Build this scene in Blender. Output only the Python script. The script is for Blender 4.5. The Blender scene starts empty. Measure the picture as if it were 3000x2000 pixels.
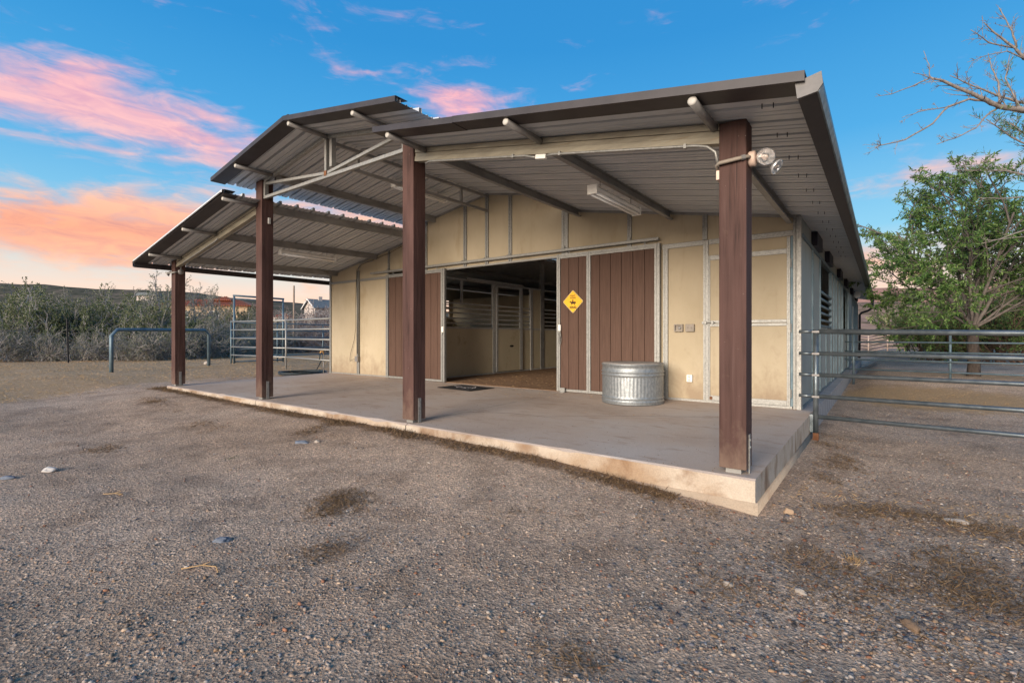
import bpy, bmesh, math, random
import numpy as np
from mathutils import Vector, Matrix, noise as mnoise

random.seed(7); RNG = np.random.default_rng(11)
SC = bpy.context.scene
COL = SC.collection

# ------------------------------------------------------------------ camera
CAM = Vector((11.8841, -3.9884, 1.045)); YAW = 0.645; FPX = 1444.91
FW = Vector((-math.sin(YAW), math.cos(YAW), 0)); RT = Vector((math.cos(YAW), math.sin(YAW), 0))
cam = bpy.data.cameras.new('camera'); co = bpy.data.objects.new('camera', cam); COL.objects.link(co)
co.location = CAM; co.rotation_euler = (math.radians(90), 0, YAW)
cam.sensor_width = 36; cam.lens = 36*FPX/3000; cam.shift_y = -15.55/3000
cam.clip_start = 0.05; cam.clip_end = 6000
SC.camera = co

# ------------------------------------------------------------------ sky, sun, exposure
SUN_DIR = Vector((0.05, -0.96, 0.22)).normalized()       # towards the sun: low, front left
w = bpy.data.worlds.new('World'); SC.world = w; w.use_nodes = True
nt = w.node_tree; nt.nodes.clear()
def wn(t, **k):
    n = nt.nodes.new(t)
    for a, b in k.items(): setattr(n, a, b)
    return n
def wmath(op, a, b=None, clamp=False):
    n = wn('ShaderNodeMath', operation=op); n.use_clamp = clamp
    for i, v in enumerate((a, b)):
        if v is None: continue
        if isinstance(v, (int, float)): n.inputs[i].default_value = v
        else: nt.links.new(v, n.inputs[i])
    return n.outputs[0]
def wmix(f, a, b, mode='MIX'):
    n = wn('ShaderNodeMix', data_type='RGBA', blend_type=mode)
    for i, v in ((0, f), (6, a), (7, b)):
        if isinstance(v, (int, float)): n.inputs[i].default_value = v
        elif isinstance(v, tuple): n.inputs[i].default_value = v
        else: nt.links.new(v, n.inputs[i])
    return n.outputs[2]
def ramp(tree, fac, stops, interp='LINEAR'):
    n = tree.nodes.new('ShaderNodeValToRGB'); n.color_ramp.interpolation = interp
    els = n.color_ramp.elements
    while len(els) < len(stops): els.new(0.5)
    for e, (p, c) in zip(els, stops):
        e.position = p; e.color = (*c, 1) if len(c) == 3 else c
    tree.links.new(fac, n.inputs[0]); return n.outputs[0]
tc = wn('ShaderNodeTexCoord'); D = tc.outputs['Generated']
sep = wn('ShaderNodeSeparateXYZ'); nt.links.new(D, sep.inputs[0])
zc = wmath('MAXIMUM', sep.outputs[2], 0.0)
base = ramp(nt, zc, [(0.0, (1.0, .58, .38)), (.060, (.95, .64, .49)), (.115, (.62, .66, .64)), (.18, (.22, .53, .74)),
                     (.33, (.056, .345, .68)), (.50, (.020, .245, .585)), (1.0, (.012, .15, .45))])
sky = wn('ShaderNodeTexSky', sky_type='NISHITA'); sky.sun_disc = False
sky.sun_elevation = math.asin(SUN_DIR.z); sky.sun_rotation = math.atan2(SUN_DIR.x, SUN_DIR.y)
sky.air_density = 1.0; sky.dust_density = 1.0
col0 = wmix(0.012, base, sky.outputs[0], 'ADD')
# clouds: streaky noise over the whole dome, gathered into banks
mp = wn('ShaderNodeMapping'); mp.inputs['Scale'].default_value = (3.2, 3.2, 10.0); mp.inputs['Rotation'].default_value = (0.0, 0.0, .6)
nt.links.new(D, mp.inputs[0])
n1 = wn('ShaderNodeTexNoise'); n1.inputs['Scale'].default_value = 1.6; n1.inputs['Detail'].default_value = 6; n1.inputs['Roughness'].default_value = .56; n1.inputs['Distortion'].default_value = .55
nt.links.new(mp.outputs[0], n1.inputs['Vector'])
mp2 = wn('ShaderNodeMapping'); mp2.inputs['Scale'].default_value = (10, 10, 42); mp2.inputs['Rotation'].default_value = (0.0, 0.03, .3)
nt.links.new(D, mp2.inputs[0])
n2 = wn('ShaderNodeTexNoise'); n2.inputs['Scale'].default_value = 1.5; n2.inputs['Detail'].default_value = 5; n2.inputs['Roughness'].default_value = .6; n2.inputs['Distortion'].default_value = .8
nt.links.new(mp2.outputs[0], n2.inputs['Vector'])
banks = [((-.93, .16, .335), .17, 2.9, .80), ((-.87, .36, .32), .16, 2.8, .40), ((-.60, .67, .425), .11, 2.4, .66),
         ((-.955, .225, .172), .26, 4.2, .74), ((-.93, .33, .13), .25, 5.0, .42), ((.09, .97, .235), .15, 5.0, .64), ((-.02, .99, .120), .26, 5.0, .58),
         ((-.73, .50, .46), .12, 4.0, .10), ((-.81, .546, .205), .24, 4.0, .80), ((-.82, .44, .315), .16, 3.0, .44), ((.75, .62, .16), .35, 4.0, .5), ((.70, -.66, .25), .4, 3.0, .4), ((-.5, -.85, .2), .45, 3.5, .5)]
acc = None
for d, r, zs, amp in banks:
    dv = Vector(d).normalized()
    s = wn('ShaderNodeVectorMath', operation='SUBTRACT'); nt.links.new(D, s.inputs[0]); s.inputs[1].default_value = dv
    m = wn('ShaderNodeVectorMath', operation='MULTIPLY'); nt.links.new(s.outputs[0], m.inputs[0]); m.inputs[1].default_value = (1, 1, zs)
    l = wn('ShaderNodeVectorMath', operation='LENGTH'); nt.links.new(m.outputs[0], l.inputs[0])
    mr = wn('ShaderNodeMapRange', interpolation_type='SMOOTHERSTEP'); nt.links.new(l.outputs['Value'], mr.inputs[0])
    mr.inputs[1].default_value = 0; mr.inputs[2].default_value = r*1.7; mr.inputs[3].default_value = amp; mr.inputs[4].default_value = 0
    acc = mr.outputs[0] if acc is None else wmath('ADD', acc, mr.outputs[0])
dens = wmath('ADD', wmath('MULTIPLY', wmath('SUBTRACT', n1.outputs[0], .5), 1.9), wmath('MULTIPLY', wmath('SUBTRACT', n2.outputs[0], .5), .75))
cl = wmath('ADD', dens, wmath('SUBTRACT', acc, 0.41))
cm = wn('ShaderNodeMapRange', interpolation_type='SMOOTHSTEP'); nt.links.new(cl, cm.inputs[0]); cm.inputs[1].default_value = -.24; cm.inputs[2].default_value = .58
cmask = wmath('MULTIPLY', cm.outputs[0], .90)
ccol = ramp(nt, zc, [(0, (1.0, .56, .34)), (.10, (1.0, .55, .36)), (.165, (.98, .40, .22)), (.22, (1.0, .55, .36)), (.30, (.92, .52, .52)), (.42, (.98, .48, .50)), (1, (.8, .5, .6))])
ccol2 = ramp(nt, n2.outputs[0], [(.3, (.80, .74, .92)), (.62, (1.06, 1.03, .98))])
ccolf = wmix(1.0, ccol, ccol2, 'MULTIPLY')
skycol = wmix(cmask, col0, ccolf)
bg = wn('ShaderNodeBackground'); bg.inputs[1].default_value = 0.78; nt.links.new(skycol, bg.inputs[0])
wo = wn('ShaderNodeOutputWorld'); nt.links.new(bg.outputs[0], wo.inputs[0])

sl = bpy.data.lights.new('sun', 'SUN'); sl.energy = 4.7; sl.angle = math.radians(38); sl.color = (1.0, .86, .71)
so = bpy.data.objects.new('sun', sl); COL.objects.link(so)
so.rotation_euler = SUN_DIR.to_track_quat('Z', 'Y').to_euler()
SC.view_settings.view_transform = 'Standard'; SC.view_settings.look = 'None'
SC.view_settings.gamma = 1; SC.view_settings.use_curve_mapping = False
SC.view_settings.exposure = 0.54
SC.cycles.max_bounces = 5; SC.cycles.diffuse_bounces = 3; SC.cycles.glossy_bounces = 2
SC.cycles.transparent_max_bounces = 4; SC.cycles.use_denoising = True

# ------------------------------------------------------------------ materials
MATS = {}
def new_mat(name):
    m = bpy.data.materials.new(name); m.use_nodes = True
    MATS[name] = m; return m, m.node_tree, m.node_tree.nodes['Principled BSDF']
def noise_node(t, vec, scale, detail=5, rough=.55, dist=0):
    n = t.nodes.new('ShaderNodeTexNoise'); n.inputs['Scale'].default_value = scale; n.inputs['Detail'].default_value = detail
    n.inputs['Roughness'].default_value = rough; n.inputs['Distortion'].default_value = dist
    t.links.new(vec, n.inputs['Vector']); return n.outputs[0]
def coords(t, scale=(1, 1, 1), kind='Object', rnd=False):
    c = t.nodes.new('ShaderNodeTexCoord'); v = c.outputs[kind]
    if rnd:
        oi = t.nodes.new('ShaderNodeObjectInfo'); a = t.nodes.new('ShaderNodeVectorMath'); a.operation = 'ADD'
        mu = t.nodes.new('ShaderNodeMath'); mu.operation = 'MULTIPLY'; mu.inputs[1].default_value = 57.0
        t.links.new(oi.outputs['Random'], mu.inputs[0]); t.links.new(v, a.inputs[0]); t.links.new(mu.outputs[0], a.inputs[1]); v = a.outputs[0]
    mpn = t.nodes.new('ShaderNodeMapping'); mpn.inputs['Scale'].default_value = scale
    t.links.new(v, mpn.inputs[0]); return mpn.outputs[0]
def mixc(t, f, a, b, mode='MIX'):
    n = t.nodes.new('ShaderNodeMix'); n.data_type = 'RGBA'; n.blend_type = mode
    for i, v in ((0, f), (6, a), (7, b)):
        if isinstance(v, (int, float)): n.inputs[i].default_value = v
        elif isinstance(v, tuple): n.inputs[i].default_value = (*v, 1) if len(v) == 3 else v
        else: t.links.new(v, n.inputs[i])
    return n.outputs[2]
def bump(t, bs, h, strength, dist):
    b = t.nodes.new('ShaderNodeBump'); b.inputs['Strength'].default_value = strength; b.inputs['Distance'].default_value = dist
    t.links.new(h, b.inputs['Height']); t.links.new(b.outputs[0], bs.inputs['Normal']); return b
def surf(name, c1, c2, scale=4, st=(1, 1, 1), rough=.7, metal=0.0, bumps=None, dirt=None, spec=.3, rvar=0.0, rnd=False, lo=.35, hi=.65):
    """two-tone noise surface, optional fine bump (scale, dist, stretch) and dirt (colour, scale, threshold, stretch)"""
    m, t, b = new_mat(name)
    v = coords(t, st, rnd=rnd); n = noise_node(t, v, scale, 6, .6)
    c = ramp(t, n, [(lo, c1), (hi, c2)])
    if dirt:
        dv = coords(t, dirt[3] if len(dirt) > 3 else (1, 1, 1), rnd=rnd); dn = noise_node(t, dv, dirt[1], 7, .65, .3)
        f = ramp(t, dn, [(dirt[2], (0, 0, 0)), (min(.99, dirt[2]+.14), (1, 1, 1))]); c = mixc(t, f, c, dirt[0])
    t.links.new(c, b.inputs['Base Color']); b.inputs['Roughness'].default_value = rough; b.inputs['Metallic'].default_value = metal
    b.inputs['Specular IOR Level'].default_value = spec
    if rvar:
        rr = ramp(t, noise_node(t, v, scale*2.3, 4), [(.3, (rough-rvar,)*3), (.7, (rough+rvar,)*3)]); t.links.new(rr, b.inputs['Roughness'])
    if bumps:
        bv = coords(t, bumps[2] if len(bumps) > 2 else (1, 1, 1), rnd=rnd); bump(t, b, noise_node(t, bv, bumps[0], 5, .65), .6, bumps[1])
    return m
surf('tan_panel', (.405, .335, .228), (.465, .39, .275), 1.3, (1, 1, .6), .75, bumps=(130, .002), dirt=((.33, .25, .15), 1.1, .58, (1, 1, .5)))
m = MATS['tan_panel']; t = m.node_tree; b = t.nodes['Principled BSDF']; c_in = b.inputs['Base Color'].links[0].from_socket      # dust splash near the ground, rain streaks, scuffs
gp_ = t.nodes.new('ShaderNodeNewGeometry'); gs_ = t.nodes.new('ShaderNodeSeparateXYZ'); t.links.new(gp_.outputs['Position'], gs_.inputs[0])
zr_ = t.nodes.new('ShaderNodeMapRange'); t.links.new(gs_.outputs[2], zr_.inputs[0]); zr_.inputs[1].default_value = .05; zr_.inputs[2].default_value = .75; zr_.inputs[3].default_value = .46; zr_.inputs[4].default_value = 0
ad_ = t.nodes.new('ShaderNodeMath'); ad_.operation = 'ADD'; t.links.new(zr_.outputs[0], ad_.inputs[0]); t.links.new(noise_node(t, coords(t, (1, 1, .7)), 5, 7, .7, .4), ad_.inputs[1])
c_in = mixc(t, ramp(t, ad_.outputs[0], [(.60, (0, 0, 0)), (.98, (.75, .75, .75))]), c_in, (.25, .18, .12))
c_in = mixc(t, ramp(t, noise_node(t, coords(t, (1, 1, .06)), 11, 5, .7, .2), [(.58, (0, 0, 0)), (.78, (.30, .30, .30))]), c_in, (.27, .205, .13))
c_in = mixc(t, ramp(t, noise_node(t, coords(t, (1, 1, 1)), 34, 3, .7), [(.70, (0, 0, 0)), (.78, (.35, .35, .35))]), c_in, (.24, .17, .10))
t.links.new(c_in, b.inputs['Base Color'])
surf('stall_panel_brightened', (.50, .43, .295), (.58, .505, .36), 1.3, (1, 1, .6), .7, bumps=(130, .002), dirt=((.36, .28, .17), 2.0, .58))  # wall panel tan, brightened in its colour to lift the dim interior
surf('stall_metal_brightened', (.42, .42, .40), (.55, .545, .52), 20, rough=.5, metal=.3)  # galvanized metal with extra brightness put into the colour for the dark stalls
surf('grey_panel', (.24, .25, .22), (.29, .30, .27), 1.3, (1, 1, .5), .75, bumps=(160, .0012))
surf('brown_board', (.080, .044, .031), (.112, .064, .046), 5, (14, 14, .5), .72, bumps=(22, .002, (9, 9, .4)), rnd=True)
surf('galvanized', (.25, .25, .235), (.36, .355, .335), 38, (1, 1, 1), .50, .5, bumps=(60, .0006), dirt=((.20, .155, .10), 5.0, .70), rvar=.12)
surf('galvanized_pipe', (.11, .135, .15), (.19, .215, .23), 7, (1, 1, 1), .42, .7, bumps=(60, .0005), dirt=((.20, .15, .11), 6.0, .70), rvar=.12)
surf('pipe_weathered', (.085, .13, .16), (.15, .20, .225), 6, (1, 1, 1), .5, .4, dirt=((.16, .11, .08), 5.0, .68))
surf('tank_metal', (.24, .26, .27), (.35, .37, .38), 30, (1, 1, .8), .50, .7, bumps=(40, .0008), dirt=((.25, .22, .18), 4.0, .64), rvar=.12)
surf('tank_lid', (.22, .20, .185), (.32, .295, .275), 8, (1, 1, 1), .7)
surf('roof_underside', (.50, .51, .515), (.58, .59, .595), 2.2, (.6, 3, 1), .50, .10, bumps=(35, .001), dirt=((.30, .24, .20), 2.2, .66, (.6, 2.5, 1)), spec=.5)
surf('trim_brown', (.032, .027, .028), (.046, .039, .040), 5, (1, 1, 1), .5, spec=.4)
surf('beam_metal', (.25, .225, .175), (.36, .325, .25), 5, (.6, 2, 3), .55, .3, dirt=((.24, .17, .09), 7.0, .60, (.35, 1, 7)), bumps=(50, .0008))
surf('purlin_metal', (.24, .235, .225), (.35, .34, .32), 6, (1, .4, 1), .55, .35, dirt=((.12, .08, .05), 4.0, .64, (1, .4, 1)))
surf('stub_pipe', (.20, .19, .185), (.28, .27, .26), 8, (1, 1, 1), .5, .35)
surf('cap_grey', (.13, .125, .122), (.17, .16, .155), 12, rough=.5)
surf('pale_cap', (.42, .40, .36), (.52, .49, .45), 12, rough=.5)
surf('white_paint', (.78, .76, .70), (.86, .84, .78), 6, (1, 1, 1), .45, dirt=((.36, .22, .10), 9.0, .70), spec=.5)
surf('tube_glass', (.88, .88, .86), (.92, .92, .90), 6, rough=.22, spec=.5)
surf('box_plastic', (.25, .215, .18), (.31, .27, .225), 10, rough=.6)
surf('box_pink', (.60, .44, .36), (.68, .52, .43), 10, rough=.6)
surf('black_metal', (.012, .012, .014), (.03, .028, .03), 10, rough=.6)
surf('black_rubber', (.010, .010, .011), (.022, .021, .021), 60, rough=.85, bumps=(220, .002))
surf('pale_print', (.62, .56, .56), (.75, .70, .70), 40, rough=.85)
surf('hose_rubber', (.016, .022, .024), (.05, .062, .066), 12, rough=.42)
surf('brass', (.62, .34, .12), (.70, .42, .18), 10, rough=.4, metal=.6)
surf('sign_yellow', (.86, .43, .003), (.90, .48, .006), 3, rough=.42, spec=.5)
surf('sign_ink', (.045, .022, .006), (.06, .03, .01), 9, rough=.6)
surf('sign_edge', (.93, .72, .30), (.95, .78, .38), 9, rough=.5)
surf('bark', (.035, .027, .022), (.085, .066, .055), 9, (3, 3, .8), .9, bumps=(14, .02, (3, 3, .7)))
surf('bark_pale', (.17, .14, .125), (.30, .26, .23), 9, (2, 2, 1), .9, bumps=(30, .006))
surf('bark_grey', (.10, .085, .075), (.17, .145, .13), 9, (2, 2, 1), .9)
surf('bark_red', (.075, .045, .032), (.13, .08, .055), 9, (2, 2, 1), .9)
surf('twig_grey', (.20, .185, .18), (.38, .35, .335), 3, rough=.9)
surf('rust_pipe', (.42, .30, .235), (.55, .42, .34), 5, rough=.8)
surf('pole_wood', (.23, .17, .13), (.32, .25, .20), 5, (3, 3, .4), .9)
surf('house_roof_tile', (.42, .125, .055), (.56, .20, .10), 6, (1, 1, 1), .8)
surf('house_stucco', (.40, .29, .19), (.47, .35, .23), 2, rough=.9)
surf('house_siding', (.40, .345, .31), (.47, .41, .37), 2, rough=.9)
surf('house_slate', (.095, .115, .125), (.15, .17, .18), 4, rough=.8)
surf('house_white', (.68, .66, .63), (.75, .73, .70), 4, rough=.7)
surf('house_glass', (.03, .04, .05), (.06, .07, .08), 2, rough=.12, spec=.6)
surf('block_wall', (.26, .245, .235), (.36, .34, .33), 2.5, (1, 1, 1), .85, bumps=(60, .003), dirt=((.22, .16, .11), 1.8, .58))
surf('rust', (.11, .045, .02), (.18, .08, .04), 12, rough=.9)
surf('dark_vinyl', (.010, .009, .016), (.03, .026, .04), 10, rough=.5)
surf('barn_dirt', (.17, .095, .052), (.27, .165, .095), 5, (1, 2.2, 1), .9, bumps=(40, .012), dirt=((.40, .29, .17), 17, .60, (.5, 2.0, 1)))

# painted timber: vertical grain and drying checks
m, t, b = new_mat('post_wood')
v = coords(t, (1, 1, .05), rnd=True); n = noise_node(t, v, 26, 6, .62, .25)
n2_ = noise_node(t, coords(t, (1, 1, .35), rnd=True), 3, 3)
c = ramp(t, n, [(.30, (.040, .019, .015)), (.42, (.062, .031, .025)), (.62, (.078, .041, .034)), (.8, (.110, .062, .053))])
ck = noise_node(t, coords(t, (1, 1, .012), rnd=True), 44, 2, .5, .05)
ckf = ramp(t, ck, [(.478, (0, 0, 0)), (.494, (1, 1, 1)), (.506, (1, 1, 1)), (.522, (0, 0, 0))])
ckm = noise_node(t, coords(t, (1, 1, .12), rnd=True), 9, 2)
ckf = mixc(t, 1.0, ckf, ramp(t, ckm, [(.48, (0, 0, 0)), (.58, (1, 1, 1))]), 'MULTIPLY')
c = mixc(t, ckf, c, (.012, .006, .005))
c = mixc(t, ramp(t, n2_, [(.42, (0, 0, 0)), (.70, (.75, .75, .75))]), c, (.115, .060, .050))
pg = t.nodes.new('ShaderNodeNewGeometry'); pz = t.nodes.new('ShaderNodeSeparateXYZ'); t.links.new(pg.outputs['Position'], pz.inputs[0])
pm = t.nodes.new('ShaderNodeMapRange'); t.links.new(pz.outputs[2], pm.inputs[0]); pm.inputs[1].default_value = .03; pm.inputs[2].default_value = .5; pm.inputs[3].default_value = .4; pm.inputs[4].default_value = 0
pa_ = t.nodes.new('ShaderNodeMath'); pa_.operation = 'ADD'; t.links.new(pm.outputs[0], pa_.inputs[0]); t.links.new(noise_node(t, coords(t, (1, 1, .6), rnd=True), 9, 6, .7), pa_.inputs[1])
c = mixc(t, ramp(t, pa_.outputs[0], [(.62, (0, 0, 0)), (.95, (.6, .6, .6))]), c, (.19, .13, .095))
sp = noise_node(t, coords(t, (1, 1, .6), rnd=True), 70, 2)
c = mixc(t, ramp(t, sp, [(.76, (0, 0, 0)), (.80, (.8, .8, .8))]), c, (.5, .42, .36))
t.links.new(c, b.inputs['Base Color']); b.inputs['Roughness'].default_value = .72; b.inputs['Specular IOR Level'].default_value = .25
bump(t, b, n, .9, .012)

# concrete slab: stained, broom finished
def concrete(name, c1, c2, c3, broom=True, stain=(.30, .185, .11), st_thr=.56):
    m, t, b = new_mat(name)
    v = coords(t)
    big = noise_node(t, v, .55, 6, .6, .4); mid = noise_node(t, coords(t, (1, 2.5, 1)), 2.6, 7, .62, .3)
    c = ramp(t, big, [(.34, c1), (.5, c2), (.66, c3)])
    c = mixc(t, ramp(t, mid, [(st_thr, (0, 0, 0)), (st_thr+.18, (.75, .75, .75))]), c, stain)
    c = mixc(t, .35, c, ramp(t, noise_node(t, v, 90, 3, .7), [(.3, (.55, .55, .55)), (.7, (1.2, 1.2, 1.2))]), 'MULTIPLY')
    t.links.new(c, b.inputs['Base Color']); b.inputs['Roughness'].default_value = .8; b.inputs['Specular IOR Level'].default_value = .3
    if broom: bump(t, b, noise_node(t, coords(t, (.25, 1, 1)), 130, 3, .6), .5, .003)
    else: bump(t, b, noise_node(t, v, 30, 6, .7), .8, .012)
    return m
concrete('slab_concrete', (.38, .295, .235), (.46, .37, .305), (.48, .42, .375), True, (.30, .205, .145), .55)
concrete('slab_face', (.38, .30, .22), (.52, .44, .35), (.36, .25, .16), False, (.20, .105, .05), .48)
concrete('footing_concrete', (.36, .27, .19), (.42, .33, .24), (.32, .23, .16), False, (.25, .15, .09), .60)

# foliage
def leafm(name, c1, c2, c3):
    m, t, b = new_mat(name)
    g = t.nodes.new('ShaderNodeNewGeometry')
    c = ramp(t, g.outputs['Random Per Island'], [(0, c1), (.5, c2), (1, c3)])
    t.links.new(c, b.inputs['Base Color']); b.inputs['Roughness'].default_value = .6; b.inputs['Specular IOR Level'].default_value = .25
    tr = t.nodes.new('ShaderNodeBsdfTranslucent'); t.links.new(c, tr.inputs[0])
    mx = t.nodes.new('ShaderNodeMixShader'); mx.inputs[0].default_value = .3
    out = t.nodes['Material Output']; t.links.new(b.outputs[0], mx.inputs[1]); t.links.new(tr.outputs[0], mx.inputs[2]); t.links.new(mx.outputs[0], out.inputs[0])
leafm('leaf_ash', (.04, .10, .024), (.11, .20, .05), (.22, .30, .10))
leafm('leaf_mesquite', (.06, .12, .03), (.12, .20, .055), (.20, .26, .085))
leafm('leaf_creosote', (.085, .115, .045), (.15, .18, .075), (.24, .25, .12))
leafm('leaf_olive', (.10, .115, .06), (.17, .18, .105), (.25, .25, .155))
leafm('leaf_rust', (.13, .075, .06), (.19, .115, .10), (.24, .16, .13))
leafm('leaf_cholla', (.24, .26, .13), (.33, .34, .18), (.40, .40, .24))
leafm('straw', (.32, .19, .085), (.47, .30, .14), (.60, .42, .23))
leafm('dead_weed', (.11, .068, .035), (.18, .115, .06), (.26, .175, .10))
leafm('weed_green', (.07, .09, .045), (.11, .125, .06), (.16, .16, .08))

# per-stone colour from a vertex attribute
m, t, b = new_mat('stone_mix')
a = t.nodes.new('ShaderNodeAttribute'); a.attribute_name = 'tint'
c = mixc(t, .5, a.outputs['Color'], ramp(t, noise_node(t, coords(t), 160, 3), [(.3, (.6, .6, .6)), (.7, (1.25, 1.25, 1.25))]), 'MULTIPLY')
t.links.new(c, b.inputs['Base Color']); b.inputs['Roughness'].default_value = .95; b.inputs['Specular IOR Level'].default_value = .1
for nm, c1, c2 in (('rock_white', (.50, .46, .42), (.62, .58, .53)), ('rock_blue', (.13, .15, .18), (.22, .24, .28)), ('rock_tan', (.33, .22, .14), (.45, .32, .21)),
                   ('rock_brown', (.19, .12, .075), (.28, .19, .12)), ('rock_pale', (.34, .29, .24), (.43, .37, .31))):
    surf(nm, c1, c2, 14, rough=.85, bumps=(40, .006))

# ground: sandy gravel, straw cover from the 'straw' attribute
m, t, b = new_mat('ground_gravel')
v = coords(t)
big = noise_node(t, v, .35, 5, .6, .3); mid = noise_node(t, v, 2.2, 6, .65); fine = noise_node(t, v, 55, 4, .75); grain = noise_node(t, v, 190, 2, .6)
c = ramp(t, big, [(.30, (.36, .265, .19)), (.5, (.475, .355, .262)), (.70, (.55, .425, .325))])
c = mixc(t, .8, c, ramp(t, mid, [(.28, (.52, .49, .47)), (.5, (1, 1, 1)), (.75, (1.2, 1.17, 1.14))]), 'MULTIPLY')
vo = t.nodes.new('ShaderNodeTexVoronoi'); vo.inputs['Scale'].default_value = 75; t.links.new(v, vo.inputs['Vector'])
vs = t.nodes.new('ShaderNodeSeparateColor'); t.links.new(vo.outputs['Color'], vs.inputs[0])
c = mixc(t, .62, c, ramp(t, vs.outputs[0], [(0, (.25, .24, .26)), (.22, (.62, .60, .60)), (.6, (1.02, .98, .94)), (.85, (1.35, 1.2, 1.05)), (.96, (2.0, 1.9, 1.8))]), 'MULTIPLY')
c = mixc(t, .6, c, ramp(t, fine, [(.3, (.58, .58, .58)), (.7, (1.40, 1.38, 1.34))]), 'MULTIPLY')
at_ = t.nodes.new('ShaderNodeAttribute'); at_.attribute_name = 'straw'
sn = noise_node(t, coords(t, (1, 3, 1)), 6, 7, .72, .6)
sm = t.nodes.new('ShaderNodeMath'); sm.operation = 'ADD'; t.links.new(sn, sm.inputs[0]); t.links.new(at_.outputs['Fac'], sm.inputs[1])
sf = ramp(t, sm.outputs[0], [(.86, (0, 0, 0)), (1.10, (.85, .85, .85))])
scol = ramp(t, noise_node(t, coords(t, (4, 14, 1)), 9, 5, .75), [(.28, (.19, .11, .055)), (.5, (.40, .255, .125)), (.72, (.56, .39, .21))])
c = mixc(t, sf, c, scol)
at2 = t.nodes.new('ShaderNodeAttribute'); at2.attribute_name = 'litter'
lm_ = t.nodes.new('ShaderNodeMath'); lm_.operation = 'ADD'; t.links.new(noise_node(t, v, 7, 7, .7, .5), lm_.inputs[0]); t.links.new(at2.outputs['Fac'], lm_.inputs[1])
lf = ramp(t, lm_.outputs[0], [(.80, (0, 0, 0)), (1.14, (.78, .78, .78))])
c = mixc(t, lf, c, ramp(t, fine, [(.3, (.09, .052, .03)), (.7, (.27, .17, .10))]))
far = t.nodes.new('ShaderNodeAttribute'); far.attribute_name = 'far'
c = mixc(t, far.outputs['Fac'], c, ramp(t, noise_node(t, v, .22, 8, .7), [(.3, (.16, .12, .075)), (.48, (.33, .235, .17)), (.64, (.40, .27, .20)), (.78, (.14, .15, .075))]))
t.links.new(c, b.inputs['Base Color']); b.inputs['Roughness'].default_value = .92; b.inputs['Specular IOR Level'].default_value = .15
hm = t.nodes.new('ShaderNodeMath'); hm.operation = 'ADD'; t.links.new(fine, hm.inputs[0])
hm2 = t.nodes.new('ShaderNodeMath'); hm2.operation = 'MULTIPLY'; hm2.inputs[1].default_value = .5; t.links.new(vo.outputs['Distance'], hm2.inputs[0]); t.links.new(hm2.outputs[0], hm.inputs[1])
bump(t, b, hm.outputs[0], 1.0, .015)

# hills
def hillm(name, stops, sc):
    m, t, b = new_mat(name); v = coords(t)
    c = ramp(t, noise_node(t, v, sc, 9, .72), stops); t.links.new(c, b.inputs['Base Color']); b.inputs['Roughness'].default_value = 1; b.inputs['Specular IOR Level'].default_value = 0
hillm('hill_scrub', [(.34, (.05, .052, .036)), (.48, (.10, .092, .066)), (.58, (.18, .14, .105)), (.72, (.25, .185, .14))], .16)
hillm('hill_tan', [(.34, (.085, .09, .045)), (.46, (.22, .15, .10)), (.56, (.40, .25, .19)), (.70, (.30, .22, .13))], .35)
hillm('mesa_rock', [(.3, (.26, .13, .10)), (.5, (.45, .24, .18)), (.7, (.56, .31, .22))], .03)

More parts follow.
